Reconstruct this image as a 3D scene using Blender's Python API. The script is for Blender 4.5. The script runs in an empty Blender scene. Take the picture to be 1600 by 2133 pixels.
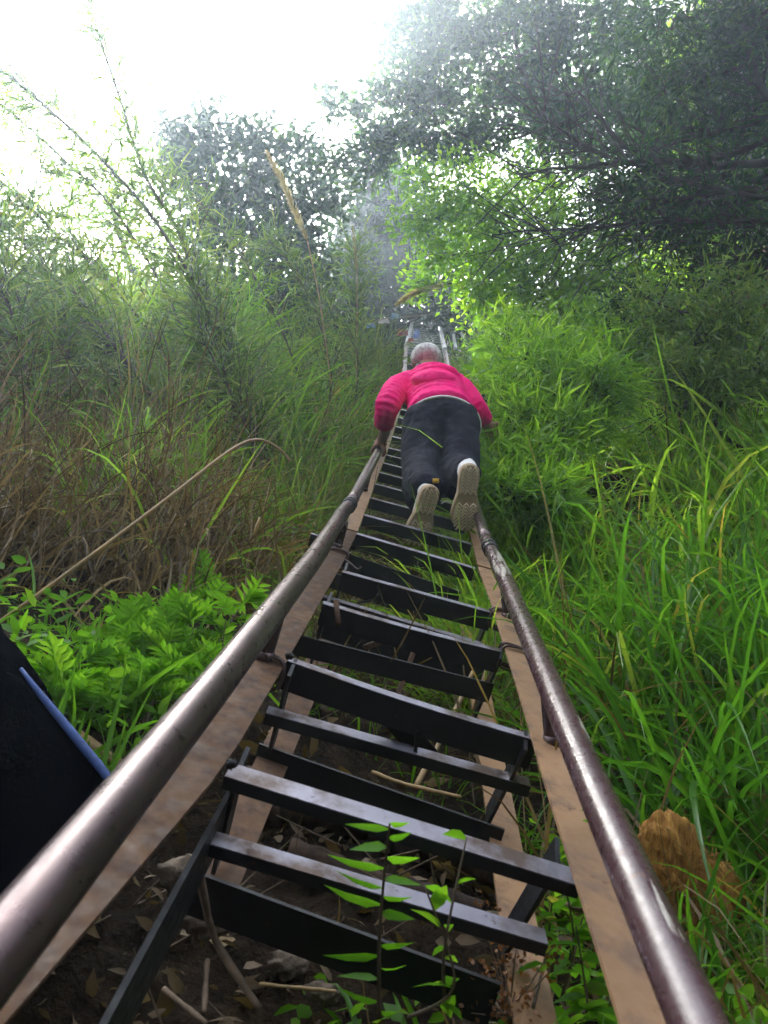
import bpy, math, random
import numpy as np
from mathutils import Vector, Matrix
random.seed(7)
rng = np.random.default_rng(11)
S = bpy.context.scene
COL = S.collection
R_ = math.radians

# ------------------------------------------------------------------ camera
PITCH, ROLL, F = R_(46), R_(5), 1604.0          # F: focal length in photo pixels (1600 wide)
CAM = np.array([0.0, 0.0, 1.5])
fw = np.array([0, math.cos(PITCH), math.sin(PITCH)])
rt0 = np.array([1.0, 0, 0]); up0 = np.array([0, -math.sin(PITCH), math.cos(PITCH)])
rt = rt0 * math.cos(ROLL) + up0 * math.sin(ROLL)
up = up0 * math.cos(ROLL) - rt0 * math.sin(ROLL)
cam_d = bpy.data.cameras.new('camera'); cam = bpy.data.objects.new('camera', cam_d); COL.objects.link(cam)
M3 = Matrix((rt, up, -fw)).transposed().to_4x4(); M3.translation = Vector(CAM)
cam.matrix_world = M3
cam_d.sensor_fit = 'HORIZONTAL'; cam_d.sensor_width = 36; cam_d.lens = 36 * F / 1600
cam_d.clip_start = 0.02; cam_d.clip_end = 3000
cam_d.dof.use_dof = True; cam_d.dof.focus_distance = 2.6; cam_d.dof.aperture_fstop = 14.0
S.camera = cam

# ------------------------------------------------------------------ light
SUN_EL, SUN_AZ = R_(64), R_(-42)                # azimuth from +Y (ahead) towards +X
w = bpy.data.worlds.new('World'); S.world = w; w.use_nodes = True
nt = w.node_tree; bg = nt.nodes['Background']
sky = nt.nodes.new('ShaderNodeTexSky'); sky.sky_type = 'NISHITA'; sky.sun_disc = False
sky.sun_elevation = SUN_EL; sky.sun_rotation = SUN_AZ; sky.dust_density = 6.0; sky.air_density = 1.2; sky.ozone_density = 0.6
hs = nt.nodes.new('ShaderNodeHueSaturation'); hs.inputs['Saturation'].default_value = 0.45
nt.links.new(sky.outputs[0], hs.inputs['Color']); nt.links.new(hs.outputs[0], bg.inputs[0])
bg.inputs[1].default_value = 0.085
sd = bpy.data.lights.new('sun', 'SUN'); sd.energy = 5.0; sd.angle = R_(3); sd.color = (1.0, 0.95, 0.86)
sun = bpy.data.objects.new('sun', sd); COL.objects.link(sun)
sdir = Vector((math.sin(SUN_AZ) * math.cos(SUN_EL), math.cos(SUN_AZ) * math.cos(SUN_EL), math.sin(SUN_EL)))
sun.rotation_euler = (-sdir).to_track_quat('-Z', 'Y').to_euler(); sun.location = (0, 0, 30)
S.view_settings.view_transform = 'Standard'; S.view_settings.look = 'None'
S.view_settings.exposure = 2.85; S.view_settings.gamma = 1.0
S.cycles.use_denoising = True
S.cycles.max_bounces = 6; S.cycles.transparent_max_bounces = 8; S.cycles.volume_bounces = 1
S.cycles.diffuse_bounces = 4; S.cycles.glossy_bounces = 2; S.cycles.transmission_bounces = 4
S.cycles.caustics_reflective = False; S.cycles.caustics_refractive = False
S.cycles.sample_clamp_indirect = 4.0

# ------------------------------------------------------------------ space helpers
def W(c):                                        # camera-frame (x right, y up, z ahead) -> world
    c = np.asarray(c, float)
    return CAM + c[..., 0:1] * rt + c[..., 1:2] * up + c[..., 2:3] * fw
def Wd(c):
    c = np.asarray(c, float)
    return c[..., 0:1] * rt + c[..., 1:2] * up + c[..., 2:3] * fw
def pc(x, y, z): return np.array([(x - 800) / F * z, (1066.5 - y) / F * z, z])
def px(x, y, z): return W(pc(x, y, z))
def nrm(v):
    v = np.asarray(v, float); return v / np.maximum(np.linalg.norm(v, axis=-1, keepdims=True), 1e-9)
UP = np.array([0, 0, 1.0])
# the ladder's line up the slope, as slices at depth z
NZ = np.array([-6, 0.0, .913, 2.09, 2.59, 5.0, 7.0, 9.0, 15.7, 18.0])
NX = np.array([-.39, -.038, .018, .091, .113, .238, .40, .488, .85, .97])
NY = np.array([-1.15, -.467, -.358, -.197, -.1276, .376, 1.02, 1.83, 3.97, 4.7])
NR = np.radians([16.3, 16.3, 16.3, 16.0, 15.5, 13.5, 9, 6.5, 6, 6])
def slice_(z):
    z = np.asarray(z, float)
    cx, cy, r = np.interp(z, NZ, NX), np.interp(z, NZ, NY), np.interp(z, NZ, NR)
    # past the top of the ladder the ground levels off
    over = np.maximum(z - 18.0, 0); cy = cy - over * .95; cx = cx + over * .05
    return cx, cy, r
def lad(u, h, z):                                # ladder coordinates -> world
    u, h, z = np.broadcast_arrays(np.asarray(u, float), np.asarray(h, float), np.asarray(z, float))
    cx, cy, r = slice_(z)
    x = cx + u * np.cos(r) + h * np.sin(r); y = cy - u * np.sin(r) + h * np.cos(r)
    return W(np.stack([x, y, z], -1))
def to_lad(x, y, z):                             # pixel at depth -> (u,h)
    c = pc(x, y, z); cx, cy, r = slice_(z); dx, dy = c[0] - cx, c[1] - cy
    return dx * math.cos(r) - dy * math.sin(r), dx * math.sin(r) + dy * math.cos(r)
def axes(z):                                     # world R, N, D of the ladder at depth z
    a = lad(0, 0, z); d = nrm(lad(0, 0, z + .05) - lad(0, 0, z - .05)); r = nrm(lad(1, 0, z) - a)
    n = nrm(np.cross(r, d)); return r, n, d
def hit_h(x, y, h, z0=.3, z1=18):                # depth at which a pixel's ray meets the plane h above the ladder plane
    zs = np.linspace(z0, z1, 3000); hh = np.array([to_lad(x, y, q)[1] for q in zs]) - h
    k = np.where(hh[:-1] * hh[1:] <= 0)[0]
    return zs[k[0]] if len(k) else 3.0
def softp(v, k=.25): return k * np.log1p(np.exp(np.clip(v / k, -30, 30)))
def ter_h(u, z):
    u = np.asarray(u, float); z = np.asarray(z, float)
    h = -.42 + .55 * softp(u - .75) + .75 * softp(u - 3.6, .3) + .30 * softp(-u - .9) - .55 * softp(-u - 3.2, .4)
    h = h + np.clip((np.abs(u) - .5) / .6, 0, 1) * np.clip((z - 1.6) / 1.2, 0, 1) * (.14 * np.sin(2.9 * z + .9 * u + .5) + .12 * np.sin(2.2 * u - 1.9 * z + 2) + .07 * np.sin(5.3 * u + 4.1 * z))
    h = h + .06 * np.sin(2.3 * u + 1.1 * z) + .05 * np.sin(3.1 * z - 1.7 * u + 1) + .025 * np.sin(7.1 * u + 5.3 * z) + .02 * np.sin(11 * z - 6 * u)
    return h
def ter(u, z, dh=0.0): return lad(u, ter_h(u, z) + dh, z)
def ground(x, y, z0=.5, z1=17):                  # pixel -> (u,z) where its ray meets the ground
    zs = np.linspace(z0, z1, 1200)
    c = np.stack([(x - 800) / F * zs, (1066.5 - y) / F * zs], -1); cx, cy, r = slice_(zs)
    dx, dy = c[:, 0] - cx, c[:, 1] - cy; u = dx * np.cos(r) - dy * np.sin(r); hh = dx * np.sin(r) + dy * np.cos(r)
    k = np.where(hh < ter_h(u, zs))[0]
    i = k[0] if len(k) else len(zs) - 1
    return u[i], zs[i]

# ------------------------------------------------------------------ mesh helpers
class MB:
    def __init__(s): s.V = []; s.Q = []; s.R = []; s.n = 0
    def add(s, v, f, r=None):
        v = np.asarray(v, float).reshape(-1, 3); f = np.asarray(f, int)
        if f.ndim == 1: f = f[None]
        if f.shape[1] == 3: f = np.concatenate([f, -np.ones((len(f), 1), int) - s.n], 1)
        s.V.append(v); s.Q.append(f + s.n); s.n += len(v)
        s.R.append(np.broadcast_to(np.asarray(.5 if r is None else r, float), (len(f),)).copy())
    def build(s, name, mat, parent=None, loc=None, smooth=True):
        V = np.concatenate(s.V); Q = np.concatenate(s.Q); Rr = np.concatenate(s.R)
        if parent is not None: loc = np.array(parent['_loc'])
        if loc is None: loc = np.zeros(3)
        V = V - np.asarray(loc)
        tri = Q[:, 3] < 0; cnt = np.where(tri, 3, 4)
        lv = Q.reshape(-1); lv = lv[lv >= 0] if tri.any() else lv
        me = bpy.data.meshes.new(name)
        me.vertices.add(len(V)); me.vertices.foreach_set('co', V.astype(np.float32).ravel())
        me.loops.add(len(lv)); me.loops.foreach_set('vertex_index', lv.astype(np.int32))
        me.polygons.add(len(Q)); st = np.concatenate([[0], np.cumsum(cnt)[:-1]])
        me.polygons.foreach_set('loop_start', st.astype(np.int32))
        me.polygons.foreach_set('use_smooth', np.full(len(Q), smooth))
        a = me.attributes.new('rnd', 'FLOAT', 'FACE'); a.data.foreach_set('value', Rr.astype(np.float32))
        me.update(calc_edges=True); me.validate()
        if mat: me.materials.append(mat)
        o = bpy.data.objects.new(name, me); COL.objects.link(o)
        o['_loc'] = [float(q) for q in loc]
        if parent is not None: o.parent = parent
        else: o.location = Vector(loc)
        return o
def tag(o, label=None, cat=None, group=None, kind=None):
    if label: o['label'] = label
    if cat: o['category'] = cat
    if group: o['group'] = group
    if kind: o['kind'] = kind
    return o
def thing(name, label, cat, loc, group=None):
    o = bpy.data.objects.new(name, None); COL.objects.link(o); o.location = Vector(loc); o.empty_display_size = .1
    o['_loc'] = [float(q) for q in loc]
    return tag(o, label, cat, group)
def frame_dirs(P):
    T = np.zeros_like(P); T[1:-1] = P[2:] - P[:-2]; T[0] = P[1] - P[0]; T[-1] = P[-1] - P[-2]; T = nrm(T)
    a = np.array([0, 0, 1.0]) if abs(T[0, 2]) < .9 else np.array([1.0, 0, 0])
    A = []; v = nrm(a - T[0] * (a @ T[0]))
    for t in T: v = nrm(v - t * (v @ t)); A.append(v)
    A = np.array(A); return T, A, np.cross(T, A)
def tube(mb, P, rad, n=8, cap=True, r=None):
    P = np.asarray(P, float); k = len(P); rad = np.broadcast_to(np.asarray(rad, float), (k,))
    T, A, B = frame_dirs(P); th = np.arange(n) * 2 * math.pi / n
    V = P[:, None] + rad[:, None, None] * (np.cos(th)[None, :, None] * A[:, None] + np.sin(th)[None, :, None] * B[:, None])
    i = np.arange(k - 1)[:, None] * n; j = np.arange(n)[None]; j2 = (j + 1) % n
    Fq = np.stack([i + j, i + j2, i + n + j2, i + n + j], -1).reshape(-1, 4)
    V = V.reshape(-1, 3)
    if cap:
        V = np.concatenate([V, P[:1], P[-1:]]); c0, c1 = k * n, k * n + 1; jj = np.arange(n); j2 = (jj + 1) % n
        t = np.concatenate([np.stack([j2, jj, np.full(n, c0), -np.ones(n, int) * 10**9], -1),
                            np.stack([(k - 1) * n + jj, (k - 1) * n + j2, np.full(n, c1), -np.ones(n, int) * 10**9], -1)])
        Fq = np.concatenate([Fq, t])
    m = MB.add
    s = mb; v = V; s.V.append(v); f = Fq.copy(); f[f >= 0] += s.n; s.Q.append(f); s.n += len(v)
    s.R.append(np.full(len(f), .5 if r is None else r))
def smooth_path(pts, n=16):
    P = np.asarray(pts, float); k = len(P); t = np.linspace(0, k - 1, n); out = []
    for q in t:
        i = min(int(q), k - 2); f = q - i
        p0, p1, p2, p3 = P[max(i - 1, 0)], P[i], P[i + 1], P[min(i + 2, k - 1)]
        out.append(.5 * ((2 * p1) + (-p0 + p2) * f + (2 * p0 - 5 * p1 + 4 * p2 - p3) * f * f + (-p0 + 3 * p1 - 3 * p2 + p3) * f ** 3))
    return np.array(out)
def box(mb, c, ax, ay, az, r=None):              # half-extent vectors
    c, ax, ay, az = [np.asarray(q, float) for q in (c, ax, ay, az)]
    V = [c + i * ax + j * ay + k * az for i in (-1, 1) for j in (-1, 1) for k in (-1, 1)]
    mb.add(V, [[0, 1, 3, 2], [4, 6, 7, 5], [0, 4, 5, 1], [2, 3, 7, 6], [0, 2, 6, 4], [1, 5, 7, 3]], r)
def twigs(mb, P0, P1, r0, r1, n=4, r=.5):        # many straight tapered sticks at once
    P0, P1 = np.asarray(P0, float), np.asarray(P1, float); T = nrm(P1 - P0)
    a = nrm(np.cross(T, np.array([.37, .61, .7]))); b = np.cross(T, a); th = np.arange(n) * 2 * math.pi / n
    off = np.cos(th)[None, :, None] * a[:, None] + np.sin(th)[None, :, None] * b[:, None]
    r0 = np.broadcast_to(r0, len(P0))[:, None, None]; r1 = np.broadcast_to(r1, len(P0))[:, None, None]
    V = np.concatenate([P0[:, None] + off * r0, P1[:, None] + off * r1], 1)
    base = np.arange(len(P0))[:, None, None] * 2 * n; j = np.arange(n); j2 = (j + 1) % n
    f = np.stack([j, j2, n + j2, n + j], -1)[None] + base
    mb.add(V.reshape(-1, 3), f.reshape(-1, 4), np.repeat(np.broadcast_to(r, len(P0)), n))
def leaves(mb, P, D, L, Wd_, Nn=None, r=None, shape='rhomb', bend=0.0):
    """leaf-sized faces: base P, direction D, length L, width Wd_"""
    N = len(P); D = nrm(D); L = np.broadcast_to(L, N)[:, None]; Wd_ = np.broadcast_to(Wd_, N)[:, None]
    if Nn is None: Nn = rng.normal(size=(N, 3)) + np.array([0, 0, .6])
    side = nrm(np.cross(D, Nn)); nn = nrm(np.cross(side, D))
    r = rng.random(N) if r is None else np.broadcast_to(r, N)
    if shape == 'rhomb':
        V = np.stack([P, P + D * L * .45 + side * Wd_ * .5 + nn * L * bend * .3, P + D * L - nn * L * bend, P + D * L * .45 - side * Wd_ * .5 + nn * L * bend * .3], 1)
        mb.add(V.reshape(-1, 3), np.arange(N * 4).reshape(-1, 4), r)
    else:                                        # oval with folded midrib, 4 quads
        ts = [0, .25, .6, 1.0]; ws = [.08, .9, .85, .04] if shape == 'oval' else [.1, .75, .6, .03]
        ring = []
        for t, q in zip(ts, ws):
            c = P + D * L * t - nn * L * bend * t * t
            ring += [c + side * Wd_ * .5 * q + nn * Wd_ * .12 * q, c, c - side * Wd_ * .5 * q + nn * Wd_ * .12 * q]
        V = np.stack(ring, 1); base = np.arange(N)[:, None, None] * 12
        f = []
        for k in range(3):
            f += [[k * 3, k * 3 + 1, k * 3 + 4, k * 3 + 3], [k * 3 + 1, k * 3 + 2, k * 3 + 5, k * 3 + 4]]
        mb.add(V.reshape(-1, 3), (np.array(f)[None] + base).reshape(-1, 4), np.repeat(r, 6))
def blades(mb, P, D, L, w_, droop, k=5, fold=True, r=None, curl=0.0):
    N = len(P); d = nrm(D); L = np.broadcast_to(L, N)[:, None]; w_ = np.broadcast_to(w_, N)[:, None]; droop = np.broadcast_to(droop, N)[:, None]
    r = rng.random(N) if r is None else np.broadcast_to(r, N)
    side = nrm(np.cross(d, UP) + rng.normal(size=(N, 3)) * .25)
    p = np.asarray(P, float).copy(); ring = []; wob = rng.normal(size=(N, 3)) * curl
    for i in range(k + 1):
        t = i / k; q = (1 - t ** 2.2) * (.55 + .45 * min(1, t * 4)) if i < k else .02
        s = nrm(side - d * np.sum(side * d, -1, keepdims=True)); nn = np.cross(s, d)
        ring += ([p + s * w_ * .5 * q + nn * w_ * .15 * q, p - nn * w_ * .1 * q, p - s * w_ * .5 * q + nn * w_ * .15 * q] if fold else [p + s * w_ * .5 * q, p - s * w_ * .5 * q])
        p = p + d * L / k; d = nrm(d + (-UP) * droop / k * (.4 + 1.6 * t) + wob / k)
    m = 3 if fold else 2; V = np.stack(ring, 1); base = np.arange(N)[:, None, None] * (m * (k + 1)); f = []
    for i in range(k):
        for j in range(m - 1): f.append([i * m + j, i * m + j + 1, (i + 1) * m + j + 1, (i + 1) * m + j])
    mb.add(V.reshape(-1, 3), (np.array(f)[None] + base).reshape(-1, 4), np.repeat(r, len(f)))
def rdir(n, el0, el1, az=None):                  # random directions between elevations (degrees)
    a = rng.random(n) * 2 * math.pi if az is None else az; e = np.radians(el0 + (el1 - el0) * rng.random(n))
    return np.stack([np.cos(a) * np.cos(e), np.sin(a) * np.cos(e), np.sin(e)], -1)
def rsph(n): return nrm(rng.normal(size=(n, 3)))

# ------------------------------------------------------------------ materials
def nmat(name):
    m = bpy.data.materials.new(name); m.use_nodes = True; t = m.node_tree
    return m, t, t.nodes['Principled BSDF'], t.nodes['Material Output']
def ramp(t, stops, fac, interp='LINEAR'):
    r = t.nodes.new('ShaderNodeValToRGB'); e = r.color_ramp.elements; r.color_ramp.interpolation = interp
    while len(e) < len(stops): e.new(.5)
    for q, (p, c) in zip(e, stops): q.position = p; q.color = (*c, 1)
    if fac is not None: t.links.new(fac, r.inputs[0])
    return r
def noise(t, scale, detail=4, rough=.55, vec=None, dim=None):
    n = t.nodes.new('ShaderNodeTexNoise'); n.inputs['Scale'].default_value = scale; n.inputs['Detail'].default_value = detail; n.inputs['Roughness'].default_value = rough
    if vec is None:
        g = t.nodes.new('ShaderNodeTexCoord'); vec = g.outputs['Object']
    t.links.new(vec, n.inputs['Vector']); return n
def bump(t, b, h, s, d=.01):
    n = t.nodes.new('ShaderNodeBump'); n.inputs['Strength'].default_value = s; n.inputs['Distance'].default_value = d
    t.links.new(h, n.inputs['Height']); t.links.new(n.outputs[0], b.inputs['Normal']); return n
def leafmat(name, stops, trans=.45, rough=.45, tmul=1.5, spec=.4):
    m, t, b, out = nmat(name)
    at = t.nodes.new('ShaderNodeAttribute'); at.attribute_name = 'rnd'
    c = ramp(t, stops, at.outputs['Fac'])
    nz = noise(t, 30, 2); mx = t.nodes.new('ShaderNodeMix'); mx.data_type = 'RGBA'; mx.blend_type = 'MULTIPLY'; mx.inputs[0].default_value = .5
    rr = ramp(t, [(.3, (.65, .65, .65)), (.7, (1.25, 1.25, 1.25))], nz.outputs['Fac'])
    t.links.new(c.outputs[0], mx.inputs[6]); t.links.new(rr.outputs[0], mx.inputs[7])
    t.links.new(mx.outputs[2], b.inputs['Base Color']); b.inputs['Roughness'].default_value = rough; b.inputs['Specular IOR Level'].default_value = spec
    tr = t.nodes.new('ShaderNodeBsdfTranslucent'); m2 = t.nodes.new('ShaderNodeMix'); m2.data_type = 'RGBA'; m2.blend_type = 'MULTIPLY'; m2.inputs[0].default_value = 1
    t.links.new(mx.outputs[2], m2.inputs[6]); m2.inputs[7].default_value = (tmul * 1.15, tmul * 1.1, tmul * .5, 1); m2.clamp_result = False
    t.links.new(m2.outputs[2], tr.inputs['Color'])
    ms = t.nodes.new('ShaderNodeMixShader'); ms.inputs[0].default_value = trans
    t.links.new(b.outputs[0], ms.inputs[1]); t.links.new(tr.outputs[0], ms.inputs[2]); t.links.new(ms.outputs[0], out.inputs['Surface'])
    return m
def simple(name, col, rough=.6, metal=0.0, var=.3, scale=20, bmp=0.0, col2=None, stretch=None, spec=.5):
    m, t, b, out = nmat(name)
    vec = None
    if stretch is not None:
        g = t.nodes.new('ShaderNodeTexCoord'); mp = t.nodes.new('ShaderNodeMapping'); mp.inputs['Scale'].default_value = stretch
        t.links.new(g.outputs['Object'], mp.inputs[0]); vec = mp.outputs[0]
    n = noise(t, scale, 6, .65, vec); c = np.array(col); c2 = np.array(col2) if col2 is not None else c * (1 + var)
    r = ramp(t, [(.35, tuple(c * (1 - var))), (.5, tuple(c)), (.68, tuple(c2))], n.outputs['Fac'])
    t.links.new(r.outputs[0], b.inputs['Base Color']); b.inputs['Roughness'].default_value = rough; b.inputs['Metallic'].default_value = metal
    b.inputs['Specular IOR Level'].default_value = spec
    if bmp: bump(t, b, n.outputs['Fac'], bmp)
    return m
def paintmat(name, base, chip, lo, hi, rough=.3, scale=9, rustcol=(.16, .07, .03), along=None):
    m, t, b, out = nmat(name); vec = None
    if along is not None:
        g = t.nodes.new('ShaderNodeTexCoord'); m1_ = t.nodes.new('ShaderNodeMapping'); m2_ = t.nodes.new('ShaderNodeMapping')
        m1_.inputs['Rotation'].default_value = Vector(along).to_track_quat('Z', 'Y').inverted().to_euler(); m2_.inputs['Scale'].default_value = (1, 1, .10)
        t.links.new(g.outputs['Object'], m1_.inputs[0]); t.links.new(m1_.outputs[0], m2_.inputs[0]); vec = m2_.outputs[0]
    n = noise(t, scale, 8, .6, vec); n2 = noise(t, 55, 4, .6); n3 = noise(t, 3.0, 5, .6)
    c0 = ramp(t, [(.3, tuple(np.array(base) * .7)), (.7, tuple(np.array(base) * 1.35))], n3.outputs['Fac'])
    msk = ramp(t, [(lo, (0, 0, 0)), (hi, (1, 1, 1))], n.outputs['Fac'])
    m1 = t.nodes.new('ShaderNodeMix'); m1.data_type = 'RGBA'; t.links.new(msk.outputs[0], m1.inputs[0]); t.links.new(c0.outputs[0], m1.inputs[6]); m1.inputs[7].default_value = (*chip, 1)
    sp = ramp(t, [(.66, (0, 0, 0)), (.72, (.8, .8, .8))], n2.outputs['Fac'])
    m2 = t.nodes.new('ShaderNodeMix'); m2.data_type = 'RGBA'; t.links.new(sp.outputs[0], m2.inputs[0]); t.links.new(m1.outputs[2], m2.inputs[6]); m2.inputs[7].default_value = (*rustcol, 1)
    t.links.new(m2.outputs[2], b.inputs['Base Color'])
    rr = ramp(t, [(.3, (rough * .8,) * 3), (.7, (rough * 1.5,) * 3)], n2.outputs['Fac']); t.links.new(rr.outputs[0], b.inputs['Roughness'])
    bump(t, b, n2.outputs['Fac'], .12, .002)
    return m
G_VIV = [(0, (.030, .10, .012)), (.45, (.055, .17, .016)), (.8, (.10, .24, .02)), (.93, (.16, .26, .035)), (1, (.36, .26, .08))]
M = {}
M['grass_near'] = leafmat('green_blade', G_VIV, .5, .35, 1.7)
M['grass_mid'] = leafmat('light_blade', [(0, (.06, .15, .02)), (.5, (.12, .26, .025)), (.85, (.20, .33, .045)), (1, (.36, .28, .10))], .55, .4, 1.8)
M['grass_left'] = leafmat('mixed_blade', [(0, (.055, .11, .025)), (.5, (.11, .19, .035)), (.75, (.18, .20, .05)), (1, (.28, .20, .08))], .45, .4, 1.5)
M['dry'] = leafmat('dry_blade', [(0, (.045, .030, .014)), (.5, (.11, .075, .034)), (1, (.34, .24, .11))], .3, .6, 1.2)
M['weed'] = leafmat('weed_leaf', [(0, (.05, .15, .012)), (.6, (.10, .26, .015)), (1, (.17, .33, .03))], .5, .4, 1.7)
M['bamboo'] = leafmat('bamboo_leaf', [(0, (.055, .12, .03)), (.6, (.11, .20, .04)), (1, (.20, .27, .06))], .5, .4, 1.7)
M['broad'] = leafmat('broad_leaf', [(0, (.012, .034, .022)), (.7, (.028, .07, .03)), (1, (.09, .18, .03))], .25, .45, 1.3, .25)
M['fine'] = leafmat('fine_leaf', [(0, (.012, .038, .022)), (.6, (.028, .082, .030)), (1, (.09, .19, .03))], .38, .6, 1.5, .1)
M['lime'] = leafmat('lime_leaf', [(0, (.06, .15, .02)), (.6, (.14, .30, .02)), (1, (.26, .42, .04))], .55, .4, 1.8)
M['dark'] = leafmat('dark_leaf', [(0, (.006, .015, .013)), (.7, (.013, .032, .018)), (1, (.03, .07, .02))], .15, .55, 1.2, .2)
M['fern'] = leafmat('fern_leaf', [(0, (.06, .2, .01)), (1, (.13, .34, .02))], .5, .35, 1.7)
M['plume'] = leafmat('plume', [(0, (.48, .42, .33)), (1, (.78, .72, .62))], .5, .7, 1.2)
M['bark'] = simple('bark', (.045, .035, .028), .9, 0, .5, 14, .6, stretch=(1, 1, .25))
M['cane'] = simple('cane', (.075, .055, .032), .55, 0, .4, 10, .2)
M['cane_tan'] = simple('tan_cane', (.34, .22, .09), .5, 0, .35, 14, .2)
M['twig'] = simple('dry_twig', (.16, .11, .07), .8, 0, .4, 25, .3)
M['soil'] = None

def soil():
    m, t, b, out = nmat('soil')
    n = noise(t, 3, 10, .7); n2 = noise(t, 26, 8, .7); n3 = noise(t, 110, 4, .6)
    c = ramp(t, [(.32, (.012, .009, .007)), (.5, (.038, .027, .018)), (.62, (.085, .060, .038)), (.75, (.04, .04, .019))], n.outputs['Fac'])
    c2 = ramp(t, [(.35, (.45, .45, .45)), (.65, (1.5, 1.4, 1.3))], n2.outputs['Fac'])
    mx = t.nodes.new('ShaderNodeMix'); mx.data_type = 'RGBA'; mx.blend_type = 'MULTIPLY'; mx.inputs[0].default_value = 1
    t.links.new(c.outputs[0], mx.inputs[6]); t.links.new(c2.outputs[0], mx.inputs[7]); t.links.new(mx.outputs[2], b.inputs['Base Color']); b.inputs['Roughness'].default_value = .95
    b.inputs['Specular IOR Level'].default_value = .15
    ad = t.nodes.new('ShaderNodeMath'); ad.operation = 'ADD'; t.links.new(n2.outputs['Fac'], ad.inputs[0]); t.links.new(n3.outputs['Fac'], ad.inputs[1])
    bump(t, b, ad.outputs[0], 1.0, .03); return m
M['soil'] = soil()
M['rock'] = simple('rock', (.24, .23, .22), .9, 0, .45, 3.5, 1.0)
M['red_earth'] = simple('red_earth', (.26, .12, .06), .95, 0, .4, 6, 1.0)
M['rail'] = paintmat('rail_paint', (.082, .055, .056), (.20, .17, .16), .58, .75, .29, 14, along=axes(1.5)[2])
M['rail'].node_tree.nodes['Principled BSDF'].inputs['Metallic'].default_value = .7
M['rail_chip'] = paintmat('chipped_rail_paint', (.052, .024, .028), (.33, .30, .26), .60, .615, .25, 20, along=axes(1.5)[2])
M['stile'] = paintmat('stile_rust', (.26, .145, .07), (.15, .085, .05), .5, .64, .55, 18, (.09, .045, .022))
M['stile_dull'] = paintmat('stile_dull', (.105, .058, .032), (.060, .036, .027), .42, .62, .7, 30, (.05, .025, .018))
M['stile_dull'].node_tree.nodes['Principled BSDF'].inputs['Specular IOR Level'].default_value = .2
M['iron'] = paintmat('black_iron', (.0045, .005, .0075), (.022, .015, .013), .62, .72, .42, 8, (.05, .025, .015))
M['iron_worn_skylit'] = paintmat('worn_skylit_iron', (.27, .26, .31), (.085, .06, .05), .46, .62, .40, 12, (.07, .04, .03))  # wear on the upper flange, lightened further to paint in the reflected sky
M['iron_worn_skylit'].node_tree.nodes['Principled BSDF'].inputs['Metallic'].default_value = .75
M['wire'] = simple('wire', (.06, .035, .03), .5, .5, .3, 60)
M['alu'] = simple('galvanised', (.55, .55, .56), .4, .6, .2, 20)

# ------------------------------------------------------------------ the setting
def build_ground():
    us = np.concatenate([np.linspace(-32, -6, 24), np.linspace(-5.8, 6, 180), np.linspace(6.3, 32, 24)])
    zs = np.concatenate([np.linspace(-5, .3, 18), np.linspace(.35, 5, 150), np.linspace(5.1, 18, 90), np.linspace(18.5, 50, 30)])
    U, Z = np.meshgrid(us, zs, indexing='ij'); h = ter_h(np.clip(U, -7, 7), Z)
    fine = (.020 * np.sin(19 * U + 7 * Z) * np.sin(17 * Z - 5 * U) + .012 * np.sin(41 * U + 13 * Z) * np.sin(37 * Z + 11 * U)) + rng.normal(size=U.shape) * .006
    P = lad(U, h + fine * (np.abs(U) < 6), Z); nu, nz = U.shape
    i = np.arange(nu - 1)[:, None] * nz; j = np.arange(nz - 1)[None]
    f = np.stack([i + j, i + nz + j, i + nz + j + 1, i + j + 1], -1).reshape(-1, 4)
    mb = MB(); mb.add(P.reshape(-1, 3), f); tag(mb.build('ground', M['soil']), 'steep bare earth slope under the ladder', None, None, 'structure')
build_ground()

def rough_blob(name, c, ax, mat, amp=.18, n=40, seed=0):
    th = np.linspace(0, 2 * math.pi, n, endpoint=False); ph = np.linspace(-math.pi / 2, math.pi / 2, n // 2)
    T, Pp = np.meshgrid(th, ph); d = np.stack([np.cos(T) * np.cos(Pp), np.sin(T) * np.cos(Pp), np.sin(Pp)], -1)
    q = d * 3 + seed; nz = np.sin(q[..., 0] * 2.1 + q[..., 1] * 1.3) * np.sin(q[..., 2] * 2.7 + 1) + .5 * np.sin(q[..., 0] * 5 + q[..., 2] * 4.3) * np.sin(q[..., 1] * 5.7) + .25 * np.sin(q[..., 1] * 13 + q[..., 0] * 9) * np.sin(q[..., 2] * 12)
    V = np.asarray(c) + (d * (1 + amp * nz)[..., None]) @ np.asarray(ax)
    m = n // 2; i = np.arange(m - 1)[:, None] * n; j = np.arange(n)[None]; j2 = (j + 1) % n
    f = np.stack([i + j, i + j2, i + n + j2, i + n + j], -1).reshape(-1, 4)
    mb = MB(); mb.add(V.reshape(-1, 3), f); return mb

# ------------------------------------------------------------------ the iron ladders
def stile(mb, side, z0, z1, ui=.212, wd=.047, h=0.0, dn=.045, n=24):
    zs = np.linspace(z0, z1, n); s = side; t = .005
    prof = [(ui, h), (ui + wd, h), (ui + wd, h - dn), (ui + wd - t, h - dn), (ui + wd - t, h - t), (ui, h - t)]
    sp = np.clip(.913 - zs, 0, 1) * .10 * (s < 0) * (h == 0)
    V = np.stack([lad(s * (a + sp), b + .0015 * np.sin(zs * 9 + s), zs) for a, b in prof], 1); k = len(prof)
    i = np.arange(n - 1)[:, None] * k; j = np.arange(k)[None]; j2 = (j + 1) % k
    f = np.stack([i + j, i + j2, i + k + j2, i + k + j], -1).reshape(-1, 4)
    if s > 0: f = f[:, ::-1]
    mb.add(V.reshape(-1, 3), f)
    e = (n - 1) * k
    for q in (0, e): mb.add(V.reshape(-1, 3)[q:q + k], [[0, 1, 4, 5], [1, 2, 3, 4]])
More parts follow.
